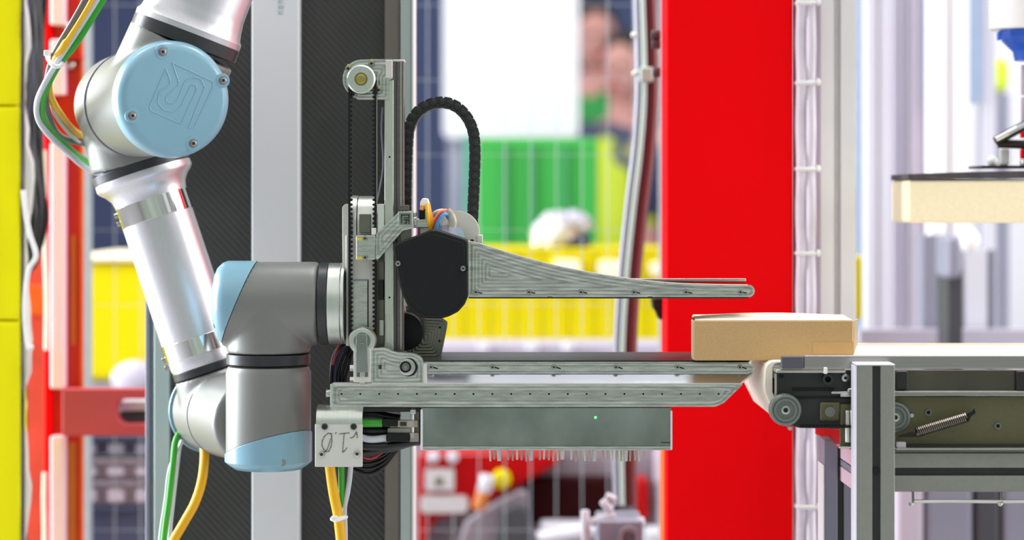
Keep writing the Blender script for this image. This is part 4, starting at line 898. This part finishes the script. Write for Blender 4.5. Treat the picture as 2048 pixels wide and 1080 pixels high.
# ---------------------------------------------------------------- loose cables
def cab(pts, rpx, m, label, group=None, name='cable', seg=12, n=8):
    Y = pts[0][2]; rr_ = (lambda t: rpx(t)*K(Y)) if callable(rpx) else rpx*K(Y)
    bm = nb(); cable(bm, pts, rr_, seg=seg, n=n); return put(name, bm, m, label=label, cat='cable', group=group)
g1 = 'cables held by the tie at the upper left'
cab([(420, -460, -.01), (200, -60, -.01), (171, 0, -.01), (146, 45, -.01), (119, 90, -.005), (103, 125, 0), (95, 160, .02), (90, 200, .05), (100, 240, .10), (125, 275, .16), (190, 290, .235)], 7.5, 'cable_grey', 'dark grey cable, leftmost of the bunch at the upper left', g1)
cab([(433, -460, -.018), (214, -60, -.018), (184, 0, -.018), (158, 45, -.018), (129, 90, -.016), (108, 125, .0), (98, 160, .03), (100, 190, .05), (118, 225, .10), (148, 262, .17), (190, 285, .25)], (lambda t: 5.2 if t < .38 else 8), 'cable_yellow', 'yellow cable of the upper left bunch that bends in behind the elbow', g1)
cab([(445, -460, -.012), (224, -60, -.012), (193, 0, -.012), (171, 35, -.012), (146, 75, -.012), (118, 118, -.01), (88, 170, 0), (74, 205, .02), (77, 240, .05), (102, 275, .09), (135, 305, .14), (166, 332, .20), (205, 352, .26)], 6, 'cable_white', 'white cable of the upper left bunch, leftmost where it loops towards the elbow', g1)
cab([(458, -460, -.004), (238, -60, -.004), (205, 0, -.004), (178, 45, -.004), (148, 92, -.004), (118, 128, -.002), (95, 170, .01), (84, 205, .03), (86, 238, .06), (108, 270, .11), (138, 297, .16), (168, 320, .22), (205, 338, .275)], 7.5, 'cable_green', 'green cable of the upper left bunch that loops down to the elbow', g1)
cab([(99, 185, .045), (108, 224, .09), (128, 254, .13), (155, 282, .19), (190, 305, .25)], 4, 'cable_white', 'thin white cable under the yellow one, running in behind the elbow', g1)
tie = thing('cable_tie', P(112, 125, -.02), 'white cable tie round the upper left cable bunch', 'cable tie')
bm = nb(); tube(bm, [P(x, y, Yy) for x, y, Yy in ((94, 108, -.01), (97, 120, -.022), (106, 130, -.026), (116, 133, -.024), (124, 128, -.012), (118, 118, .012), (104, 106, .02), (94, 108, -.01))], .0022, seg=8); put('band', bm, 'nylon', tie)
bx('tie_head', 87, 98, 100, 112, -.018, -.008, 'nylon', tie, .001)
cab([(372, 850, .16), (352, 880, .15), (346, 930, .14), (338, 1000, .14), (330, 1060, .14), (322, 1140, .14)], 6.5, 'cable_green', 'green cable hanging below the wrist, left of the yellow one')
cab([(378, 850, .18), (361, 885, .175), (353, 940, .17), (346, 1000, .165), (340, 1060, .16), (335, 1140, .16)], 4.5, 'cable_white', 'thin grey white cable just right of the hanging green cable')
cab([(366, 880, .155), (340, 935, .152), (331, 1000, .15), (322, 1060, .15), (314, 1140, .15)], 3.5, 'cable_white', 'thin white cable just left of the hanging green cable')
cab([(405, 880, .13), (409, 910, .12), (404, 960, .11), (390, 1005, .11), (368, 1045, .11), (345, 1085, .11), (320, 1140, .11)], 9.5, 'cable_yellow', 'thick yellow cable curving down from the wrist to the bottom edge')
cab([(656, 900, -.050), (662, 950, -.052), (668, 990, -.052), (676, 1030, -.05), (682, 1080, -.05), (688, 1150, -.05)], 10.5, 'cable_yellow', 'thick yellow cable under the plate marked v1.0')
cab([(683, 900, -.046), (683, 960, -.046), (684, 1000, -.044), (686, 1040, -.038), (690, 1150, -.036)], 6.5, 'cable_green', 'green cable under the plate marked v1.0, between yellow and white')
cab([(703, 905, -.046), (700, 950, -.046), (695, 985, -.046), (689, 1015, -.043), (690, 1050, -.040), (691, 1100, -.034), (692, 1150, -.03)], 5.2, 'cable_white', 'grey white cable under the plate marked v1.0, rightmost of three')
tie = thing('cable_tie', P(676, 1037, -.06), 'white cable tie low on the yellow cable under the version plate', 'cable tie')
bm = nb(); tube(bm, [P(x, y, Yy) for x, y, Yy in ((664, 1038, -.052), (672, 1040, -.066), (684, 1036, -.063), (692, 1034, -.050), (686, 1036, -.030), (672, 1040, -.034), (664, 1038, -.052))], .0021, seg=8); put('band', bm, 'nylon', tie)
bx('tie_head', 662, 676, 1033, 1042, -.068, -.061, 'nylon', tie, .001)
# black looms behind the gripper
gl = 'thin cables looped behind the gripper'
names = ['outermost', 'second', 'third', 'fourth', 'innermost']
for i in range(5):
    x = 663+i*7; m = 'black_cable' if i != 1 else 'navy'
    cab([(735, 640+i*5, .05), (700+i*2, 675+i*6, .035), (x+8, 705+i*6, .03), (x, 745+i*3, .03), (x+2, 790, .03), (x+14, 840, .03), (x+30, 870, .03)], 3.6, m, names[i]+' thin dark cable in the loop left of the idler pulley', gl)
cab([(730, 632, .045), (700, 660, .03), (676, 695, .025), (665, 730, .025)], 2.2, 'cable_red', 'thin red wire left of the idler pulley, above the dark loop', gl)
for i in range(4):
    cab([(700, 936-i*6, .0), (735, 948-i*10, .0), (765, 935-i*8, .005), (790, 905-i*5, .01), (812, 880-i*3, .01)], 4.2, 'black_cable', ['lowest black cable of the sagging loop right of the version plate', 'second black cable from below in the sagging loop by the version plate', 'third black cable from below in the sagging loop by the version plate', 'uppermost black cable of the sagging loop by the version plate'][i], 'black loop right of the version plate')
cab([(722, 912, -.02), (740, 917, -.02), (757, 910, -.02), (775, 896, -.01)], 2.6, 'cable_red', 'short red wire sagging right of the plate marked v1.0')
cab([(715, 846, -.036), (740, 846, -.036), (764, 846, -.035)], 8.5, 'cable_green', 'short green cable stub entering the upper black plug')
cab([(715, 872, -.036), (740, 879, -.036), (774, 876, -.035)], 7, 'cable_white', 'short grey white cable entering the lower black plug')
cab([(715, 830, -.02), (745, 828, -.02), (775, 834, -.02), (800, 838, -.02)], 9, 'black_cable', 'thick black cable above the green stub, right of the version plate')
cab([(715, 861, -.028), (745, 862, -.028), (780, 862, -.026)], 9, 'black_cable', 'thick black cable between the green and the white stub')
cab([(715, 892, -.034), (760, 894, -.034), (800, 889, -.034), (835, 882, -.034)], 8, 'black_cable', 'black flat loom running below the lower plug')
cab([(715, 906, -.028), (750, 902, -.028), (790, 895, -.03), (830, 884, -.03)], 7, 'black_cable', 'lowest straight black cable, just above the sagging loop')
cab([(765, 215, .0), (763, 260, .0), (766, 330, .0), (758, 385, .0), (752, 410, .0)], 1.6, 'slate', 'thin grey wire hanging just left of the slide rail')

# ---------------------------------------------------------------- conveyor
YV = -.10
cvr = thing('conveyor', (P(1800, 0, 0).x, .02, 0), 'short aluminium belt conveyor at the right that holds the cardboard box', 'conveyor')
def cx(name, x0, x1, y0, y1, Y0, Y1, m, par=cvr, bevel=.0008, **kw):
    bm = nb(); bpx(bm, x0, x1, y0, y1, Y0, Y1); return put(name, bm, m, par, bevel=bevel, **kw)
XR = 2500
zb = P(0, 722, -.06).z                                    # belt surface
# belt: flat run, nose and return over the round roller
yb0, yb1 = -.078, .175
kk = K(yb0)
outl = [(XR, 722.5), (1552, 722.5), (1543, 724), (1535, 730), (1531, 740), (1529, 770), (1530, 784), (1536, 798), (1560, 846), (1572, 850), (1600, 852), (XR, 852)]
inn = [(XR, 726), (1556, 726), (1549, 728), (1545, 734), (1545, 784), (1552, 800), (1570, 842), (1600, 848), (XR, 848)]
bm = nb(); prism(bm, outl+inn[::-1], yb0, yb1); put('belt', bm, 'belt_cream', cvr, bevel=.0006)
bm = nb(); a = P(1530, 745, 0); 
rod(bm, (P(1556, 745, yb0).x, yb0+.004, P(0, 741, yb0).z), (P(1556, 745, yb0).x, yb1-.004, P(0, 741, yb0).z), .0085, seg=24); put('nose_roller', bm, 'zinc', cvr)
cx('belt_guard', 1508, 1532, 724, 770, .16, .172, 'belt_white', bevel=.002)
pl('nose_guard', [(1536, 724), (1533, 772), (1537, 788), (1552, 824), (1530, 812), (1514, 798), (1509, 782), (1508, 760), (1512, 727)], .13, .15, 'belt_white', cvr, rr=4)
cx('nose_plate', 1545, 1560, 742, 830, YV+.03, YV+.034, 'black_rubber')
# guide rail in front
cx('guide_rail', 1608, XR, 711, 738, YV-.012, YV-.004, 'rail_steel', bevel=.0012); cx('rail_end_cap', 1563, 1608, 712.5, 738, YV-.013, YV-.003, 'grey_plastic', bevel=.0015)
cx('rear_guide_rail', 1560, XR, 688, 706, .20, .212, 'card_edge', bevel=.001)
cx('rail_bracket', 1552, 1692, 739, 746, YV-.008, YV+.016, 'zinc', bevel=.001); cx('rail_bolt', 1648, 1655, 735, 748, YV-.016, YV-.009, 'nylon')
# side plates
pl('side_plate', [(1552, 740), (1705, 740), (1705, 858), (1598, 856), (1580, 850), (1552, 800)], YV+.004, YV+.010, 'conv_dark', cvr)
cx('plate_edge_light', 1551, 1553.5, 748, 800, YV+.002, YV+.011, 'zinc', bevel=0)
cx('plate_groove', 1585, 1668, 775, 782, YV+.0030, YV+.0042, 'black_rubber', bevel=0); cx('plate_groove', 1590, 1705, 793, 797, YV+.0022, YV+.0042, 'black_hole', bevel=0)
bm = nb(); yring(bm, 1656, 759, 11, 6, YV-.004, YV+.0045); put('bushing', bm, 'conv_dark', cvr); bm = nb(); ydisc(bm, 1656, 759, 6.2, YV+.0005, YV+.003); put('bushing_bore', bm, 'black_hole', cvr)
bm = nb(); ydisc(bm, 1691, 756, 8, YV-.002, YV+.0045, rd=.001); bl = put('plate_bolt', bm, 'zinc', cvr); bm = nb(); ydisc(bm, 1691, 756, 3.4, YV-.0023, YV-.0015, 6); put('hex_socket', bm, 'black_hole', bl)
bm = nb(); ydisc(bm, 1564, 753, 4, YV+.002, YV+.0045); put('hole', bm, 'black_rubber', cvr)
cx('tension_screw', 1663, 1706, 783, 788, YV-.006, YV-.001, 'zinc'); cx('tension_block', 1681, 1706, 787, 794, YV-.007, YV-.001, 'zinc'); cx('tension_knob', 1695, 1706, 777, 785, YV-.007, YV-.001, 'zinc', bevel=.0015)
cx('slider_plate', 1640, 1680, 804, 842, YV-.0005, YV+.0038, 'khaki', bevel=.002)
bm = nb(); yring(bm, 1660, 824, 10, 6, YV-.004, YV-.0002); ydisc(bm, 1660, 824, 6, YV-.0035, YV); put('slider_bolt', bm, 'roller_grey', cvr)
cx('strut', 1680, 1707, 808, 893, YV+.001, YV+.0039, 'khaki'); bm = nb(); rod(bm, P(1697, 820, YV-.004), P(1697, 885, YV-.004), .0035, seg=16, rd=.001); put('pin_shaft', bm, 'zinc', cvr); cx('strut_foot', 1678, 1708, 893, 897, YV-.012, YV+.01, 'zinc')
bm = nb(); bpx(bm, 1600, 1707, 852, 856, YV-.010, YV-.002)
for i in range(14): x = 1606+i*7.5; bpx(bm, x, x+3, 850.4, 852.2, YV-.010, YV-.002)
put('drive_belt', bm, 'black_rubber', cvr, flat=True)
def wheel(px, py, r, Y):
    bm = nb(); k = K(Y); lathe(bm, P(px, py, Y), (0, 1, 0), [(0, 0), (0, r*.22*k), (.0015, r*.24*k), (.0015, r*.52*k), (0, r*.56*k), (0, r*.74*k), (.001, r*.77*k), (0, r*.82*k), (.0008, r*.95*k), (.002, r*k), (.012, r*k), (.012, 0)], 48)
    w = put('wheel', bm, 'roller_grey', cvr); bm = nb(); ydisc(bm, px, py, r*.28, Y-.0012, Y+.001, 24, rd=.0004); put('wheel_hub', bm, 'brushed', w); bm = nb(); ydisc(bm, px, py, r*.15, Y-.0016, Y, 16); put('bore', bm, 'black_hole', w)
wheel(1571.5, 820.5, 32, YV-.014); wheel(1791, 835, 31, YV-.002)
bm = nb(); ydisc(bm, 1824, 831, 4, YV, YV+.003); put('side_bolt', bm, 'zinc', cvr); bm = nb(); ydisc(bm, 1580, 857, 4, YV-.006, YV+.004, 14); put('side_bolt', bm, 'zinc', cvr); 
# right of the post: channel, lip, khaki plate
cx('channel', 1700, XR, 740, 783, YV+.012, YV+.018, 'dark_steel'); cx('channel_bolster', 1792, 1816, 742, 780, YV+.005, YV+.0115, 'conv_dark', bevel=.0015); cx('channel_bolster', 2034, 2090, 742, 784, YV+.005, YV+.0115, 'conv_dark', bevel=.0015)
cx('lip', 1700, XR, 783, 792, YV-.002, YV+.016, 'conv_alu'); cx('drive_plate', 1706, XR, 793, 893, YV+.007, YV+.013, 'khaki')
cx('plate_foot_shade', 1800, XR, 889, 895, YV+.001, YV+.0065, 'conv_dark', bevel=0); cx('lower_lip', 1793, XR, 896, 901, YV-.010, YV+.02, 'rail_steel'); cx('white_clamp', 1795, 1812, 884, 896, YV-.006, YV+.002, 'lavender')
for x, y in ((1857, 825), (1996, 852)): bm = nb(); yring(bm, x, y, 7, 4, YV+.0055, YV+.0075, 20); h_ = put('threaded_hole', bm, 'roller_grey', cvr); bm = nb(); ydisc(bm, x, y, 4.2, YV+.006, YV+.008, 6); put('bore', bm, 'black_hole', h_, flat=True)
# coil spring
sp_ = thing('coil_spring', P(1885, 845, YV), 'dark coil spring stretched across the olive plate of the conveyor', 'spring')
a = P(1832, 865, YV-.006); b = P(1932, 835, YV-.006); dd = b-a; _, uu, vv = frame(dd); Np = 26
pts = [a+dd*(i/(Np*10))+(uu*math.cos(i*2*PI/10)+vv*math.sin(i*2*PI/10))*.0042 for i in range(Np*10+1)]
bm = nb(); tube(bm, pts, .00085, seg=5, smooth=False); put('coil', bm, 'coil', sp_)
bm = nb(); rod(bm, a, b, .0028, seg=10); put('core', bm, 'black_rubber', sp_)
pl('end_hook', [(1932, 829), (1946, 822), (1949, 817), (1952, 826), (1942, 833), (1938, 843), (1932, 845)], YV-.008, YV-.004, 'black_rubber', sp_, bevel=.0004)
pl('end_tab', [(1798, 872), (1824, 864), (1838, 868), (1850, 871), (1840, 874), (1800, 875)], YV-.008, YV-.004, 'spring_dark', sp_, bevel=.0004)
# stand: front post, cross beam, rear post, slanting rail, hook rod
Yp = YV-.045
def tslot(x0, x1, y0, y1, g0, g1, Y0, Y1, name, vertical=True, m='conv_alu', z0=None):
    bm = nb(); d = .006; a = P(x0, y1, Y0); b = P(x1, y0, Y0); lo = a.z if z0 is None else z0
    if vertical:
        u, w = P(g0, 0, Y0).x, P(g1, 0, Y0).x; box(bm, a.x, u, Y0, Y0+d, lo, b.z); box(bm, w, b.x, Y0, Y0+d, lo, b.z); box(bm, a.x, b.x, Y0+d+.0001, Y1, lo, b.z)
        o = put(name, bm, m, cvr, bevel=.0012); bm = nb(); box(bm, u+.0002, w-.0002, Y0+.004, Y0+d+.0002, lo+.001, b.z-.001); put('slot', bm, 'conv_dark', o, flat=True)
    else:
        u, w = P(0, g1, Y0).z, P(0, g0, Y0).z; box(bm, a.x, b.x, Y0, Y0+d, a.z, u); box(bm, a.x, b.x, Y0, Y0+d, w, b.z); box(bm, a.x, b.x, Y0+d+.0001, Y1, a.z, b.z)
        o = put(name, bm, m, cvr, bevel=.0012); bm = nb(); box(bm, a.x+.001, b.x-.001, Y0+.004, Y0+d+.0002, u+.0002, w-.0002); put('slot', bm, 'conv_dark', o, flat=True)
    return o
fp = tslot(1714, 1790, 731, 1080, 1745, 1761, Yp, Yp+.03, 'front_post', z0=0)
cx('post_cap', 1713, 1790, 728, 731.5, Yp-.001, Yp+.031, 'strip_white', fp); cx('post_side', 1711.5, 1714, 732, 1400, Yp-.0006, Yp+.031, 'lavender', fp)
bm = nb(); ydisc(bm, 1752, 943, 7.5, Yp+.001, Yp+.0045, 16); put('slot_nut', bm, 'black_hole', fp)
tslot(1789, XR, 901, 984, 936, 951, YV+.002, YV+.04, 'cross_beam', False)
cx('beam_line', 1789, XR, 905, 907, YV+.0008, YV+.0025, 'conv_dark', bevel=0)
tslot(1648, 1720, 880, 1080, 1676, 1688, .06, .10, 'rear_post', z0=0, m='slate')
cx('rear_post_edge', 1646, 1649, 930, 1400, .058, .1, 'strip_white')
bm = nb(); q0 = P(1640, 862, .16); q1 = P(1713, 978, .0)
def bar(bm, a, b, h0, h1, t):
    for s, w in ((0, 0),): pass
    A4 = [a+Vector((0, 0, h0)), b+Vector((0, 0, h0)), b+Vector((0, 0, h1)), a+Vector((0, 0, h1))]; v = [bm.verts.new(x) for x in A4]; w = [bm.verts.new(x.co+Vector((t, 0, 0))) for x in v]
    bm.faces.new(v); bm.faces.new(w[::-1])
    for i in range(4): bm.faces.new((v[i], w[i], w[(i+1) % 4], v[(i+1) % 4]))
a0 = P(1648, 928, .20); b0 = P(1712, 975, -.06)
bar(bm, a0, b0, -.005, .010, .01); put('slanting_beam', bm, 'pink_strip', cvr, bevel=.0008)
bm = nb(); bar(bm, a0, b0, .011, .017, .012); put('beam_slot', bm, 'slate', cvr); bm = nb(); bar(bm, a0, b0, .018, .034, .01); put('slanting_beam', bm, 'pink_strip', cvr, bevel=.0008)
bm = nb(); bar(bm, P(1630, 862, .2), P(1690, 890, -.02), -.003, .012, .01); put('red_stay', bm, 'machine_red', cvr)
bm = nb(); cable(bm, [(1828, 1003, YV-.002), (1900, 1002, YV-.002), (2004, 1003, YV-.002), (2120, 1001, YV-.002), (2300, 1001, YV-.002)], .0018, seg=8); rd_ = put('hook_rod', bm, 'zinc', cvr)
for x in (1826, 2004): bm = nb(); cable(bm, [(x, 984, YV+.01), (x, 995, YV+.006), (x, 1006, YV-.004), (x-4, 1010, YV-.006), (x-7, 1005, YV-.006)], .0014, seg=8); put('rod_hook', bm, 'zinc', rd_)

# ---------------------------------------------------------------- cardboard box
bxr = thing('cardboard_box', P(1548, 722, .02), 'flat closed brown cardboard box lying across blade tip and conveyor', 'box')
Yc = -.052; c00 = P(1389, 0, Yc).x; c10 = P(1707, 0, Yc).x; zt_, z0_ = P(0, 641, Yc).z, P(0, 722, Yc).z+.0004; dep = .115
def q3(x, y, z): 
    an = math.radians(-3.2); dx = x-c00; dy = y-Yc; return Vector((c00+dx*math.cos(an)-dy*math.sin(an)*1.0, Yc+dx*0+dy*math.cos(an), z))
bm = nb(); xs = [c00, c10]; vv_ = [bm.verts.new(q3(x, y, z)) for x in xs for y in (Yc, Yc+dep) for z in (z0_, zt_)]
for f in ((0, 1, 3, 2), (4, 6, 7, 5), (0, 4, 5, 1), (2, 3, 7, 6), (0, 2, 6, 4), (1, 5, 7, 3)): bm.faces.new([vv_[i] for i in f])
put('box_body', bm, 'cardboard', bxr, bevel=.0012)
bm = nb(); n_ = 16; g = []                                # slightly bulging lid flaps
for i in range(n_+1):
    row = []
    for j in range(9):
        u, w = i/n_, j/8; bulge = .0042*math.sin(PI*u)**.8*math.sin(PI*min(1, w*1.0+.02))**.6 if 0 < w < 1 else 0
        row.append(bm.verts.new(q3(c00+.0008+(c10-c00-.0016)*u, Yc+.0008+(dep-.0016)*w, zt_+.0004+bulge)))
    g.append(row)
for i in range(n_):
    for j in range(8): bm.faces.new((g[i][j], g[i+1][j], g[i+1][j+1], g[i][j+1]))
r_ = bmesh.ops.extrude_face_region(bm, geom=bm.faces[:]); bmesh.ops.translate(bm, verts=[v for v in r_['geom'] if isinstance(v, bmesh.types.BMVert)], vec=(0, 0, -.0006))
put('lid', bm, 'card_edge', bxr, ang=60)
bm = nb(); prism(bm, [(1382.5, 641), (1389, 643), (1389, 721), (1384, 717), (1382.5, 712)], Yc+.004, Yc+.10, 2); put('side_flap', bm, 'card_edge', bxr, flat=True)
bm = nb(); bpx(bm, 1625, 1707.6, 684, 708, Yc-.0003, Yc+.0002); put('tape_strip', bm, 'card_tape', bxr, flat=True)
bm = nb(); prism(bm, [(1707.5, 641), (1716, 638), (1716, 684), (1707.5, 710)], Yc+.003, Yc+.0055); put('side_flap', bm, 'card_edge', bxr, flat=True)

# ---------------------------------------------------------------- foam gripper pad of the next robot
Yf = .27
fp_ = thing('foam_pad', P(1990, 446, Yf), 'cream foam suction pad with a dark top plate at the right edge', 'suction pad')
def fx(name, x0, x1, y0, y1, Y0, Y1, m, par=fp_, bevel=.001): bm = nb(); bpx(bm, x0, x1, y0, y1, Y0, Y1); return put(name, bm, m, par, bevel=bevel)
fx('foam_block', 1817, 2260, 359, 446, Yf, Yf+.12, 'foam', bevel=.004)
pl('top_plate', [(1816, 348), (1960, 343), (2260, 338), (2260, 354), (1960, 357), (1816, 359)], Yf-.002, Yf+.12, 'foam_top', fp_)
fx('mounting_plate', 1963, 2120, 331, 336, Yf+.01, Yf+.09, 'spring_dark'); 
bm = nb(); ball(bm, P(1985, 322, Yf+.03), .0065, (1, 1, 1)); put('pale_fitting', bm, 'nylon', fp_); fx('pale_fitting', 2000, 2020, 295, 331, Yf+.04, Yf+.05, 'nylon', bevel=.003)
bm = nb(); rod(bm, P(1990, 283, Yf+.02), P(2060, 245, Yf+.02), .0055, seg=18, rd=.0015); rod(bm, P(1995, 287, Yf+.03), P(2070, 290, Yf+.03), .005, seg=18, rd=.001); put('chrome_lever', bm, 'spring_dark', fp_)
bm = nb(); rod(bm, P(1991, 280, Yf+.016), P(2060, 243, Yf+.016), .0032, seg=14, rd=.001); put('lever_rod', bm, 'chrome', fp_)
for y0, y1, m in ((130, 190, 'mauve'), (194, 255, 'mauve'), (258, 276, 'red_paint'), (280, 296, 'zinc'), (298, 318, 'red_paint'), (320, 332, 'zinc')):
    bm = nb(); rod(bm, P(2051, y0, Yf+.04), P(2051, y1, Yf+.04), .0062 if m != 'mauve' else .005, seg=18, rd=.001); put('bellows_stem', bm, m, fp_)
bh = thing('tool_changer', P(2040, 60, Yf), 'white housing with a blue flange hanging at the top right corner', 'robot tool')
bm = nb(); c_ = P(2065, 60, Yf+.03); rod(bm, c_, c_+Vector((0, 0, .25)), 87*K(Yf+.03), seg=48, rd=.002); put('white_housing', bm, 'white_post', bh)
bm = nb(); lathe(bm, P(2065, 61, Yf+.03), (0, 0, -1), [(0, 0), (0, .037), (.006, .036), (.012, .034), (.02, .026), (.024, .022), (.034, .020), (.034, 0)], 40); put('blue_flange', bm, 'blue_plastic', bh)
fx('blue_clip', 1997, 2003, 63, 80, Yf+.0, Yf+.01, 'blue_plastic', bh)
